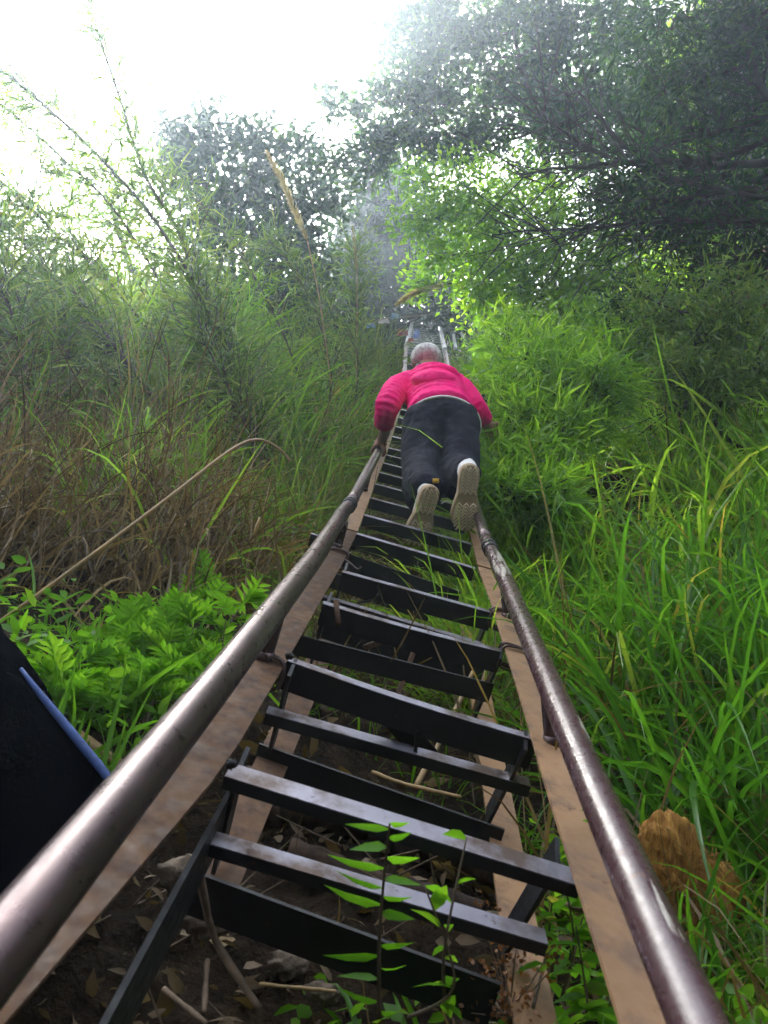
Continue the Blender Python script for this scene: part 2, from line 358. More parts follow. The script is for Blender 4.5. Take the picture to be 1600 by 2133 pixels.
def bar(PL, PR, z, n, d, parent, name='rung', bowed=0.0, m1='iron_worn_skylit', m2='iron', thick=.006):
    """angle-iron bar: worn flange n wide facing the climber, sky reflection painted into its paler colour, dark flange d deep on its near edge"""
    PL, PR = np.asarray(PL), np.asarray(PR); t = nrm(PR - PL); _, N, D = axes(z); N = nrm(N - t * (N @ t)); D = nrm(np.cross(N, t) * np.sign(np.cross(N, t) @ D))
    K = 9; mb = MB(); P = PL + (PR - PL) * np.linspace(0, 1, K)[:, None] - N * (bowed * np.sin(np.linspace(0, math.pi, K)))[:, None]
    def sweep(prof):
        V = np.stack([P + D * a + N * b for a, b in prof], 1); k = len(prof); i = np.arange(K - 1)[:, None] * k; j = np.arange(k)[None]; j2 = (j + 1) % k
        mb.add(V.reshape(-1, 3), np.stack([i + j, i + j2, i + k + j2, i + k + j], -1).reshape(-1, 4))
        v = V.reshape(-1, 3)
        for q in (0, (K - 1) * k): mb.add(v[q:q + k], [list(range(k))[:4]])
    nf = 0
    if n > 0: sweep([(0, 0), (-n, 0), (-n, -thick), (0, -thick)]); nf = len(np.concatenate(mb.Q))
    if d > 0:
        a = -n - .0008; sweep([(a, -.0012), (a, -d), (a + thick, -d), (a + thick, -.0012 if n == 0 else -thick - .0008)])
    o = mb.build(name, M[m1] if n > 0 else M[m2], parent, smooth=False)
    if n > 0:
        o.data.materials.append(M[m2]); idx = np.zeros(len(o.data.polygons), np.int32); idx[nf:] = 1
        o.data.polygons.foreach_set('material_index', idx)
    return o
def pbar(a, b, h, n, d, parent, h2=None, **k):
    za = hit_h(*a, h); zb = hit_h(*b, h if h2 is None else h2)
    return bar(px(*a, za), px(*b, zb), (za + zb) / 2, n, d, parent, **k)
RAIL_U, RAIL_H, RAIL_R = .250, .090, .0215
def rail_u(z): return np.interp(z, [0, 1.6, 2.3, 2.7, 4, 9], [.25, .25, .264, .258, .245, .235])
def rail_pts(side, z0, z1, n=40): zs = np.linspace(z0, z1, n); return lad(-rail_u(zs) if side < 0 else .216, RAIL_H, zs)

low = thing('iron_ladder', 'nearest section of the black iron ladder with brown tubular handrails, below the climber', 'ladder', lad(0, -.1, .5), 'welded ladder sections up the slope')
for s in (-1, 1):
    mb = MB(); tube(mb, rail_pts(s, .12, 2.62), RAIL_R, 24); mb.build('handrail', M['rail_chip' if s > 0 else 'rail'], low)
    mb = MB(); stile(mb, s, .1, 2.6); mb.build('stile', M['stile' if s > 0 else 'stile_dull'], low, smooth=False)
for a, b, n, d, bw in (((484, 1589), (1200, 1810), .034, .016, 0), ((598, 1365), (1118, 1532), .022, .052, .005), ((674, 1251), (1040, 1350), .024, .05, .004), ((714, 1187), (1025, 1272), .026, .05, 0), ((744, 1109), (990, 1181), .028, .045, 0)):
    pbar(a, b, -.0065, n, d, low, bowed=bw)
def post(side, z, parent, m='rail', uo=0.0):
    P = lad(side * np.linspace(RAIL_U + uo, RAIL_U if side < 0 else .22, 5), np.linspace(.001, RAIL_H - .01, 5), z); mb = MB(); tube(mb, P, .0165, 14); tube(mb, P[:2] - (P[1] - P[0]) * .45, .0185, 14)
    mb.build('post', M[m], parent)
for s, z in ((-1, 1.27), (1, 1.27), (-1, 2.28), (1, 2.02)): post(s, z, low)
def collar(side, z, parent):
    mb = MB()
    for dz in (0, .06): tube(mb, rail_pts(side, z + dz, z + dz + .022, 3), RAIL_R + .004, 20)
    mb.build('collar', M['iron'], parent)
collar(-1, 2.5, low); collar(1, 2.42, low)
def coil(u, z, parent, turns=4, w=.062, hh=.05, name='wire_binding'):
    th = np.linspace(0, 2 * math.pi * turns, 60 * turns // 2); rr = 1 + .06 * np.sin(th * 1.7)
    P = lad(u + np.sign(np.cos(th)) * np.abs(np.cos(th)) ** .5 * w / 2 * rr, -.018 + np.sign(np.sin(th)) * np.abs(np.sin(th)) ** .5 * hh / 2 * rr, z + th / th[-1] * .035 + .008 * np.sin(th * .9))
    mb = MB(); tube(mb, P, .0028, 6); e = np.array([P[-1], P[-1] + nrm(rng.normal(size=3)) * .03, P[-1] + nrm(rng.normal(size=3)) * .05 + axes(z)[1] * .03]); tube(mb, smooth_path(e, 8), .002, 5)
    mb.build(name, M['wire'], parent)
coil(.236, 2.03, low); coil(.236, 1.72, low, 3); coil(-.24, 1.25, low, 3, .06); coil(-.236, 2.2, low, 3)
mb = MB(); tube(mb, smooth_path([px(705, 1163, 2.2), px(722, 1168, 2.15), px(745, 1186, 2.12), px(752, 1180, 2.12)], 14), .003, 6); mb.build('wire_hook', M['wire'], low)
for a, b, z1, z2 in (((700, 1252), (705, 1300), 1.7, 1.66),):
    mb = MB(); tube(mb, [px(*a, z1), px(*b, z2)], .006, 8); mb.build('bolt', M['stile_dull'], low)

for (x, y, z) in ((484, 1590, .90), (604, 1366, 1.245)):
    c = px(x, y, z) - fw * .004; mb = rough_blob('weld', c, np.diag([.007, .0065, .005]), None, .3, 20, x); mb.build('weld', M['iron'], low)
old = thing('old_ladder', 'older black ladder with rusty brown stiles, wired behind the nearest section', 'ladder', lad(0, -.25, .5))
for a, b, h, n, d, kw in (((438, 1728), (1135, 1935), -.09, .027, .016, {}), ((405, 1815), (1045, 2050), -.19, 0, .062, {}), ((560, 1470), (1100, 1620), -.09, .03, .02, {}),
        ((540, 1548), (1052, 1728), -.19, 0, .062, {}), ((668, 1236), (1006, 1338), -.09, .028, .01, {}), ((668, 1288), (1010, 1392), -.12, 0, .05, {}), ((606, 1318), (1030, 1424), -.06, 0, .045, {}),
        ((694, 1192), (900, 1262), -.09, 0, .05, {}), ((712, 1148), (960, 1232), -.05, 0, .055, {}), ((722, 1120), (940, 1180), -.1, 0, .04, {}), ((649, 1110), (730, 1134), -.06, .012, .045, {})):
    pbar(a, b, h, n, d, old, name='crossbar', **kw)
for s, zz in ((-1, (1.02, 2.5)), (1, (.62, 2.6))):
    mb = MB(); stile(mb, s, zz[0], zz[1], ui=.205 if s > 0 else .165, wd=.058, h=-.21, dn=.03)
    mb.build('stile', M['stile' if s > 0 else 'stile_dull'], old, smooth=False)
mb = MB(); zs = np.linspace(.2, 1.02, 12)                       # deep dark flange down the left side
prof = [(-.203, -.055), (-.209, -.055), (-.209, -.150), (-.203, -.150)]
V = np.stack([lad(a, b, zs) for a, b in prof], 1); i = np.arange(11)[:, None] * 4; j = np.arange(4)[None]
mb.add(V.reshape(-1, 3), np.stack([i + j, i + (j + 1) % 4, i + 4 + (j + 1) % 4, i + 4 + j], -1).reshape(-1, 4)); mb.add(V.reshape(-1, 3)[-4:], [[0, 1, 2, 3]])
mb.build('side_plate', M['iron'], old, smooth=False)
def plate(u0, h0, z0, u1, h1, z1, wdt=.045, name='bracket', m='iron'):
    A, B = lad(u0, h0, z0), lad(u1, h1, z1); t = nrm(B - A); d = axes((z0 + z1) / 2)[2]; d = nrm(d - t * (d @ t)); mb = MB(); box(mb, (A + B) / 2, (B - A) / 2, d * wdt / 2, np.cross(t, d) * .003); mb.build(name, M[m], old, smooth=False)
for u, z in ((.205, .95), (-.2, .95), (.205, 1.27), (-.2, 1.29), (.205, 1.72), (-.2, 1.76), (.205, 2.05), (-.2, 2.1)):
    plate(u, -.010, z, u - .004, -.2, z + .1)
plate(.03, -.05, 1.3, .04, -.1, 1.31, .04, 'brace'); plate(.02, -.05, 1.76, .0, -.14, 1.6, .03, 'brace', 'stile_dull')
A = px(808, 1482, 1.3); B = px(893, 1578, 1.36); mb = MB(); t = nrm(B - A); d = axes(1.3)[1]; box(mb, (A + B) / 2, (B - A) / 2, np.cross(t, -fw) * .022, fw * .004); mb.build('brace', M['iron'], old, smooth=False)
A = px(758, 1350, 1.72); B = px(845, 1318, 1.80); mb = MB(); t = nrm(B - A); box(mb, (A + B) / 2, (B - A) / 2, np.cross(t, -fw) * .008, nrm(np.cross(t, np.cross(t, -fw))) * .004); mb.build('brace', M['stile_dull'], old, smooth=False)
A = px(745, 1256, 2.0); B = px(852, 1240, 2.1); mb = MB(); twigs(mb, [A], [B], .004, .003, 6); mb.build('brace', M['iron'], old, smooth=False)

mid = thing('iron_ladder', 'middle section of the iron ladder, the one the climber in pink is standing on', 'ladder', lad(0, -.1, 2.6), 'welded ladder sections up the slope')
for s in (-1, 1):
    mb = MB(); tube(mb, rail_pts(s, 2.6, 8.9, 60), RAIL_R - .001, 16); mb.build('handrail', M['rail'], mid)
    mb = MB(); stile(mb, s, 2.62, 8.9, n=50); mb.build('stile', M['stile'], mid, smooth=False)
    for z in (3.35, 4.6, 5.8, 7.0, 8.2): post(s, z, mid)
MIDZ = list(2.93 + .345 * np.arange(17))
for z in MIDZ: bar(lad(-.211, -.006, z), lad(.211, -.006, z), z, .028, .045, mid)
far = thing('iron_ladder', 'far upper section of the ladder with pale rungs close together, above the white cap', 'ladder', lad(0, -.1, 9), 'welded ladder sections up the slope')
for s in (-1, 1):
    mb = MB(); tube(mb, rail_pts(s, 9.0, 14.2 if s < 0 else 16.4, 30), .028, 12); mb.build('handrail', M['alu'], far)
    mb = MB(); stile(mb, s, 9.0, 15.9, wd=.03, n=30); mb.build('stile', M['alu'], far, smooth=False)
    for z in np.arange(9.3, 14.3, 1.2): post(s, z, far, 'alu')
for z in np.arange(9.1, 15.9, .34): bar(lad(-.215, 0, z), lad(.215, 0, z), z, .032, 0, far, m1='alu', m2='alu', thick=.016)
mb = MB(); tube(mb, smooth_path([lad(.40, .0, 10.2), lad(.42, .06, 11.6), lad(.50, .1, 12.2), lad(.55, .05, 11.4)], 16), .022, 8)
tag(mb.build('bent_pipe', M['alu'], None, lad(.40, 0, 10.2)), 'thin bent grey pipe standing right of the far ladder section', 'pipe')

# ------------------------------------------------------------------ the black jacket at the left edge
jk = thing('jacket', 'black jacket with a blue hem hanging at the left edge beside the handrail', 'jacket', px(0, 1700, 1.15))
edge = [(-150, 1180, 1.30), (-40, 1295, 1.26), (0, 1336, 1.24), (65, 1425, 1.2), (150, 1530, 1.16), (235, 1640, 1.12), (240, 1710, 1.08), (190, 1800, 1.0), (120, 1900, .92)]
E = smooth_path([pc(*e) for e in edge], 40)
th = np.linspace(0, 2 * math.pi, 28, endpoint=False); rings = []
for k, e in enumerate(E):
    q = k / (len(E) - 1); rx, rz = .20 + .05 * q, .11 + .03 * math.sin(q * 9)
    dx = np.cos(th); dz = np.sin(th); rip = 1 + .05 * np.sin(3 * th + 9 * q) * np.sin(14 * q + th)
    c = e + np.array([-.79, -.61, .05]) * rx
    rings.append(c + np.outer(dx * rx * rip, [.79, .61, 0]) + np.outer(dz * rz * rip, [0, 0, 1]))
V = W(np.array(rings)); k = len(E); i = np.arange(k - 1)[:, None] * 28; j = np.arange(28)[None]; j2 = (j + 1) % 28
mb = MB(); mb.add(V.reshape(-1, 3), np.stack([i + j, i + j2, i + 28 + j2, i + 28 + j], -1).reshape(-1, 4))
M['black_cloth'] = simple('black_cloth', (.001, .0011, .002), 1.0, 0, .3, 40, .2, spec=0.0); M['blue_cloth'] = simple('blue_cloth', (.02, .055, .19), .7, 0, .25, 50, .2)
mb.build('sleeve', M['black_cloth'], jk)
mb = MB(); hem = E[13:29]; q = np.linspace(0, 1, len(hem)); wv = .0012 + .0058 * np.sin(q * math.pi * .8 + .3)
tube(mb, W(hem + np.array([.003, .0, -.002])), wv, 10); mb.build('hem', M['blue_cloth'], jk)

# ------------------------------------------------------------------ grass and other uncountable cover
def clumps(mb, us, zs, nb, L, wd, el, droop, spread=.06, r=None, k=5, fold=True, dh=0.0, lean=None, curl=.12):
    B = ter(us, zs, dh); N = len(us); P = np.repeat(B, nb, 0) + rng.normal(size=(N * nb, 3)) * spread * np.array([1, 1, .3])
    D = rdir(N * nb, el[0], el[1]); 
    if lean is not None: D = nrm(D + lean)
    Ls = L * np.repeat(.65 + .6 * rng.random(N), nb) * (.45 + .75 * rng.random(N * nb))
    rr = np.clip(np.repeat(rng.random(N), nb) * .5 + rng.random(N * nb) * .55, 0, 1) if r is None else r
    blades(mb, P, D, Ls, wd * (.6 + .7 * rng.random(N * nb)), droop * (.5 + rng.random(N * nb)), k, fold, rr, curl)
def scatter(n, u0, u1, z0, z1, keep=None):
    u = u0 + (u1 - u0) * rng.random(n); z = z0 + (z1 - z0) * rng.random(n)
    if keep is not None: q = keep(u, z); u, z = u[q], z[q]
    return u, z
DWN = Wd(np.array([0, 0, -1.0]))                 # downslope lean helper (towards the viewer)
# near right bank
def lumpy(u, z): return (np.sin(3.1 * u + 1.7 * z + .4) + np.sin(4.3 * z - 2.3 * u + 1.1) + rng.normal(size=len(u)) * .8) > -.5
mb = MB()
u, z = scatter(60, .66, 1.9, 1.3, 2.2); clumps(mb, u, z, 22, .74, .017, (25, 85), 2.3, .05, k=8)
u, z = scatter(120, .6, 2.8, 2.0, 3.1, lumpy); clumps(mb, u, z, 26, .80, .016, (25, 88), 2.2, .06, k=7)
u, z = scatter(42, .50, .95, 1.02, 1.35); clumps(mb, u, z, 14, .34, .009, (30, 85), 2.2, .04, k=7)
u, z = scatter(80, .45, 1.3, 1.2, 2.6); clumps(mb, u, z, 12, .30, .010, (20, 80), 2.0, .06, k=6)
tag(mb.build('grass', M['grass_near'], None), 'tall vivid green grass arching on the near right bank', None, None, 'stuff')
mb = MB()
u, z = scatter(560, .36, 3.6, 3.3, 6.0, lumpy); clumps(mb, u, z, 34, .50, .014, (15, 88), 2.1, .08, k=6)
u, z = scatter(520, .40, 4.2, 5.5, 11, lumpy); clumps(mb, u, z, 26, .62, .018, (20, 88), 1.9, .1, k=5)
u, z = scatter(230, .30, .75, 2.3, 6.5); clumps(mb, u, z, 26, .46, .011, (25, 85), 2.3, .05, k=6, lean=-.25 * rt)
u, z = scatter(22, .24, .38, 2.0, 3.0); clumps(mb, u, z, 26, .50, .009, (40, 85), 2.0, .035, k=6, lean=-.45 * rt)
u, z = scatter(90, .55, 2.6, 3.0, 4.6, lumpy); clumps(mb, u, z, 22, 1.0, .021, (40, 88), 2.0, .07, k=7)
tag(mb.build('grass', M['grass_mid'], None), 'light green grass crowding the right side of the ladder', None, None, 'stuff')
mb = MB()
u, z = scatter(560, -3.4, -.36, 3.3, 6.0, lumpy); clumps(mb, u, z, 30, .50, .008, (25, 88), 1.5, .1, k=6)
u, z = scatter(420, -4.5, -.30, 5.5, 11, lumpy); clumps(mb, u, z, 24, .70, .017, (25, 88), 1.6, .1, k=5)
u, z = scatter(100, -.6, -.27, 2.2, 6); clumps(mb, u, z, 22, .3, .010, (25, 88), 1.8, .05, k=5)
tag(mb.build('grass', M['grass_left'], None), 'mixed green grass on the left bank', None, None, 'stuff')
mb = MB()
u, z = scatter(75, -1.9, -.48, 2.4, 3.8); clumps(mb, u, z, 24, .46, .011, (30, 88), 2.6, .06, k=7)
u, z = scatter(150, -2.4, -.62, 4.2, 8.0); clumps(mb, u, z, 24, .75, .020, (30, 88), 1.7, .08, k=6)
tag(mb.build('grass', M['grass_mid'], None), 'bright arching grass tufts on the left bank', None, None, 'stuff')
mb = MB()
u, z = scatter(46, -1.5, -.45, 2.0, 2.9); clumps(mb, u, z, 24, .42, .009, (20, 85), 2.6, .05, k=7, r=.45 + .55 * rng.random(24 * len(u)))
u, z = scatter(32, -2.6, -.75, 2.6, 4.4); clumps(mb, u, z, 12, 1.0, .006, (55, 89), .7, .09, k=6, fold=False, curl=.3, r=.55 + .45 * rng.random(12 * len(u)))
u, z = scatter(220, -2.4, -.40, 2.2, 3.2); clumps(mb, u, z, 22, .50, .006, (35, 88), 1.0, .09, k=6, fold=False, curl=.45)
u, z = scatter(160, -.30, .42, 1.75, 4.5); clumps(mb, u, z, 16, .25, .005, (10, 80), .8, .08, k=4, fold=False, curl=.35)
u, z = scatter(150, .45, 2.6, 1.0, 3.4); clumps(mb, u, z, 14, .55, .007, (20, 85), 1.6, .09, k=6, fold=False, curl=.35)
u, z = scatter(90, .5, 3.2, 3.4, 6.5); clumps(mb, u, z, 14, .55, .010, (20, 85), 1.6, .09, k=5, fold=False, curl=.3)
u, z = scatter(30, -.2, .9, .95, 1.7); clumps(mb, u, z, 7, .16, .004, (0, 60), .8, .09, k=4, fold=False, curl=.4)
tag(mb.build('dry_grass', M['dry'], None), 'brown dry grass stems matted between the green', None, None, 'stuff')
mb = MB(); u, z = scatter(420, -.42, .45, .72, 1.5); P = ter(u, z, .018)
leaves(mb, P, rdir(len(u), -10, 40), .016 + .034 * rng.random(len(u)), .007 + .014 * rng.random(len(u)), None, .3 + .5 * rng.random(len(u)), 'oval', .35)
M['pale_litter'] = leafmat('pale_litter', [(0, (.14, .09, .05)), (.6, (.22, .16, .10)), (1, (.36, .29, .20))], .2, .7, 1.0)
tag(mb.build('leaf_litter', M['pale_litter'], None), 'pale curled dead leaves on the soil below the lowest rung', None, None, 'stuff')
# litter: dead leaves and small sticks on the bare soil under the ladder
mb = MB(); u, z = scatter(420, -.55, .95, .85, 2.2); P = ter(u, z, .012)
leaves(mb, P, rdir(len(u), -15, 35), .03 + .05 * rng.random(len(u)), .014 + .022 * rng.random(len(u)), None, None, 'oval', .3)
tag(mb.build('leaf_litter', M['dry'], None), 'dead leaves lying on the soil under the ladder', None, None, 'stuff')
mb = MB(); u, z = scatter(200, -.7, 1.0, .85, 2.4); P = ter(u, z, .015); D = rdir(len(u), -10, 40); twigs(mb, P, P + D * (.05 + .2 * rng.random((len(u), 1))), .0022, .0010, 4)
tag(mb.build('twig_litter', M['twig'], None), 'thin broken sticks on the soil under the ladder', None, None, 'stuff')

# ------------------------------------------------------------------ trees, shrubs, canes
def branch(P0, P1, sag=.1, n=8):
    P0, P1 = np.asarray(P0), np.asarray(P1); L = np.linalg.norm(P1 - P0); m = (P0 + P1) / 2 + UP * L * sag + rng.normal(size=3) * L * .06
    q = P0 + (m - P0) * .5 + rng.normal(size=3) * L * .04
    return smooth_path([P0, q, m, P1], n)
def tree(name, label, cat, base, trunk, blobs, leafmat_, nleaf, L, wd, shape='rhomb', r0=.12, ntw=14, bark='bark', group=None, bend=.12, spread=.55, hang=0.0, gap=1.0, limbs=True, twr=.006):
    """trunk: world points from the base up; blobs: (px, py, z, radius in photo pixels) clumps of foliage"""
    t = thing(name, label, cat, base, group); mt = MB(); ml = MB()
    tr = smooth_path(trunk, 20); rad = np.linspace(r0, r0 * .3, 20); tube(mt, tr, rad, 10)
    for bx, by, bz, br in blobs:
        c = px(bx, by, bz); R = br / F * bz
        k = np.argmin(np.linalg.norm(tr - c, axis=1) + .5 * np.maximum(tr[:, 2] - c[2] + .2 * R, 0)); k = max(k, 4)
        b = branch(tr[k], c, .08); 
        if limbs: tube(mt, b, np.linspace(min(rad[k] * .5, .028), .006, len(b)), 6, False)
        m = ntw; R = R * 1.25; d = rsph(m) * np.array([1, 1, .8]); e = c + d * R * (.3 + .75 * rng.random((m, 1))) * gap
        s = b[rng.integers(5, len(b), m)] + rng.normal(size=(m, 3)) * R * .12; twigs(mt, s, e, twr, twr * .35, 4)
        # leaves ride on the twigs and side shoots
        n = int(1.5 * nleaf * (br / 80) ** 2); q = rng.integers(0, m, n); f = rng.random((n, 1)) ** .28
        p = s[q] + (e[q] - s[q]) * f + rng.normal(size=(n, 3)) * R * spread * .42
        dr = nrm(nrm(e[q] - s[q]) * .7 + rsph(n) + np.array([0, 0, -hang]))
        rr = np.clip(.25 * rng.random(m)[q] + .75 * rng.random(n), 0, 1)
        leaves(ml, p, dr, L * (.6 + .7 * rng.random(n)), wd * (.7 + .6 * rng.random(n)), None, rr, shape, bend)
    mt.build('trunk', M[bark], t); ml.build('crown', leafmat_, t, smooth=False); return t
def gpt(x, y, dh=-.1, z1=17):
    u, z = ground(x, y, 1.0, z1); return ter(u, z, dh), u, z
# centre-left broadleaf tree
zc = 9.5; B = ter(-2.6, 9.0, -.2)
tree('broadleaf_tree', 'blue-green broadleaf tree standing against the sky, left of the ladder\'s top', 'tree', B, [B, px(600, 760, 9.3), px(560, 560, 9.4), px(500, 420, 9.6), px(470, 330, 9.8)],
     [(345, 285, 9.4, 42), (430, 285, 9.6, 60), (520, 300, 9.6, 55), (640, 310, 9.8, 40), (400, 370, 9.3, 75), (500, 390, 9.6, 85), (600, 400, 9.6, 85), (690, 420, 10, 60), (450, 480, 9.2, 90), (570, 510, 9.8, 90), (660, 530, 9.8, 80), (560, 610, 9.6, 80), (640, 630, 10, 80), (470, 590, 9.2, 70)],
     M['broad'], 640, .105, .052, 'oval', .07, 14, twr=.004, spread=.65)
B = ter(-3.6, 7.4, -.2)
tree('small_tree', 'loose small-leaved tree leaning at the left, behind the tall canes', 'tree', B, [B, px(300, 680, 7.4), px(260, 520, 7.4), px(220, 400, 7.4)],
     [(170, 370, 7.2, 55), (240, 360, 7.4, 60), (130, 450, 7.2, 60), (220, 460, 7.2, 75), (310, 450, 7.4, 70), (170, 560, 7.0, 70), (300, 560, 7.2, 80), (380, 560, 7.4, 70), (390, 660, 7.4, 80), (260, 660, 7.2, 80)],
     M['bamboo'], 230, .085, .030, 'rhomb', .05, 12, twr=.004, spread=.6)
B = ter(1.0, 12.5, -.2)
tree('dark_tree', 'dark dense tree behind the top of the ladder', 'tree', B, [B, px(860, 560, 12.6), px(820, 430, 12.8), px(800, 330, 13)],
     [(800, 400, 12.8, 60), (770, 480, 12.8, 75), (850, 470, 12.8, 70), (740, 560, 12.8, 75), (820, 560, 13.2, 80), (700, 640, 12.4, 75), (780, 640, 13, 80), (930, 540, 13, 80), (960, 640, 12, 70), (690, 720, 11.5, 70), (630, 720, 10.5, 60), (770, 730, 12, 60), (900, 610, 14.5, 50)],
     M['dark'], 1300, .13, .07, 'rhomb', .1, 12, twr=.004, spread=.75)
B = ter(2.2, 8.2, -.2)
tree('tall_tree', 'tall small-leaved tree whose crown lets the sky through at the top right', 'tree', B, [B, px(1180, 620, 8.1), px(1150, 400, 8.0), px(1100, 200, 8.0), px(1060, 20, 8.0), px(1040, -90, 8)],
     [(830, 40, 8.2, 50), (800, 120, 8.2, 40), (905, 30, 8.0, 65), (890, 120, 8, 80), (840, 200, 8, 60), (770, 210, 8, 38), (690, 215, 8, 34), (900, 210, 8, 60), (760, 290, 8.2, 50), (840, 290, 8.2, 70), (980, 60, 8, 80), (1000, 170, 8, 65), (930, 290, 8.2, 75), (1080, 40, 8, 90), (1100, 150, 8, 80), (1180, 80, 8, 90), (1020, 270, 8, 60), (1130, 250, 8, 80), (1230, 190, 8, 90), (1200, 310, 8, 90), (760, 350, 8.4, 50), (1300, 60, 8, 100), (1320, 250, 8.2, 100), (700, 340, 8.4, 40)],
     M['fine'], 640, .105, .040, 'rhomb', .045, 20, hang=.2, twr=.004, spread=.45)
B = ter(2.0, 6.6, -.2)
tree('green_shrub', 'bright yellow-green shrub hanging over the right of the ladder, lit from behind', 'shrub', B, [B, px(1120, 720, 6.6), px(1080, 560, 6.6), px(1020, 440, 6.6)],
     [(880, 390, 6.8, 50), (960, 380, 6.6, 65), (880, 460, 6.6, 60), (970, 470, 6.6, 75), (1060, 400, 6.6, 70), (1060, 490, 6.6, 80), (1150, 440, 6.6, 80), (1150, 540, 6.6, 85), (900, 540, 6.6, 50), (1000, 570, 6.4, 75), (1090, 590, 6.4, 75), (870, 590, 6.7, 34), (1020, 650, 6.3, 65), (1180, 640, 6.3, 80), (1260, 560, 6.4, 85), (1270, 470, 6.6, 80)],
     M['lime'], 800, .062, .028, 'rhomb', .05, 14, hang=.35, twr=.004, spread=.7)
B = ter(3.6, 5.4, -.2)
tree('overhanging_tree', 'dark tree at the right edge with long bare limbs reaching left over the slope', 'tree', B, [B, px(1760, 700, 5.3), px(1700, 400, 5.2), px(1640, 120, 5.2), px(1600, -120, 5.2)],
     [(1400, 40, 5.3, 110), (1500, 120, 5.4, 110), (1380, 170, 5.3, 95), (1580, 40, 5.2, 110), (1480, 280, 5.4, 105), (1340, 330, 5.2, 80), (1570, 230, 5.5, 100), (1560, 400, 5.4, 100), (1440, 430, 5.3, 95), (1330, 460, 5.2, 85), (1540, 540, 5.2, 80), (1420, 560, 5.2, 85), (1300, 600, 5.2, 60), (1250, 400, 5.3, 60)],
     M['fine'], 340, .13, .018, 'rhomb', .12, 18, hang=.4, spread=.6)
B = ter(3.6, 8.5, -.2)
tree('backlit_tree', 'light green tree showing through gaps behind the dark branches at the right edge', 'tree', B, [B, px(1500, 700, 8.4), px(1480, 400, 8.4), px(1460, 150, 8.4)],
     [(1420, 80, 8.4, 70), (1540, 140, 8.4, 90), (1580, 20, 8.4, 70), (1460, 230, 8.4, 80), (1570, 280, 8.4, 80), (1400, 380, 8.4, 80), (1500, 420, 8.4, 80), (1340, 440, 8.4, 70), (1580, 480, 8.4, 70), (1460, 540, 8.3, 80), (1360, 560, 8.3, 80)], M['lime'], 420, .085, .035, 'rhomb', .06, 12, hang=.3, twr=.004, spread=.65)
# its long dark limbs
lt = thing('bare_tree', 'leafless dark branches leaning leftwards across the right side, above the grass', 'tree', ter(4.0, 5.6, 0))
mb = MB()
for path, r0 in (([(1680, 330, 5.0), (1480, 350, 5.1), (1330, 330, 5.2), (1240, 240, 5.3), (1190, 190, 5.4)], .032), ([(1680, 250, 5.3), (1500, 330, 5.1), (1300, 345, 5.1), (1180, 360, 5.2), (1080, 370, 5.3)], .026),
                 ([(1660, 420, 4.9), (1480, 390, 5), (1330, 350, 5.1), (1200, 300, 5.2), (1120, 240, 5.3)], .022), ([(1690, 180, 5.2), (1560, 250, 5.2), (1420, 290, 5.3), (1290, 340, 5.3), (1170, 345, 5.4)], .018),
                 ([(1680, 470, 4.9), (1520, 470, 5), (1350, 470, 5.1), (1200, 480, 5.3), (1030, 500, 5.5)], .020), ([(1660, 380, 5.0), (1500, 400, 5.1), (1300, 440, 5.2), (1150, 510, 5.3)], .014),
                 ([(1690, 810, 4.6), (1560, 815, 4.7), (1470, 830, 4.7), (1400, 850, 4.8)], .030), ([(1680, 320, 5), (1600, 200, 5.1), (1560, 60, 5.2), (1540, -60, 5.2)], .04), ([(1690, 560, 5), (1560, 520, 5.1), (1430, 500, 5.2), (1280, 500, 5.3)], .014)):
    P = smooth_path([px(*q) for q in path], 24); rad = np.linspace(r0, .006, 24); tube(mb, P + np.cumsum(rng.normal(size=P.shape), 0) * .006, rad, 8)
    k = rng.integers(4, 23, 46); e = P[k] + nrm((P[np.minimum(k + 1, 23)] - P[k - 1]) * 5 + rsph(46) * .8) * (.15 + .5 * rng.random((46, 1))); twigs(mb, P[k], e, .006, .0015, 4)
    e2 = e + nrm(e - P[k] + rsph(46) * .15) * (.1 + .25 * rng.random((46, 1))); s = P[k] + (e - P[k]) * .5; twigs(mb, s, e2, .003, .001, 3)
mb.build('trunk', M['bark'], lt)

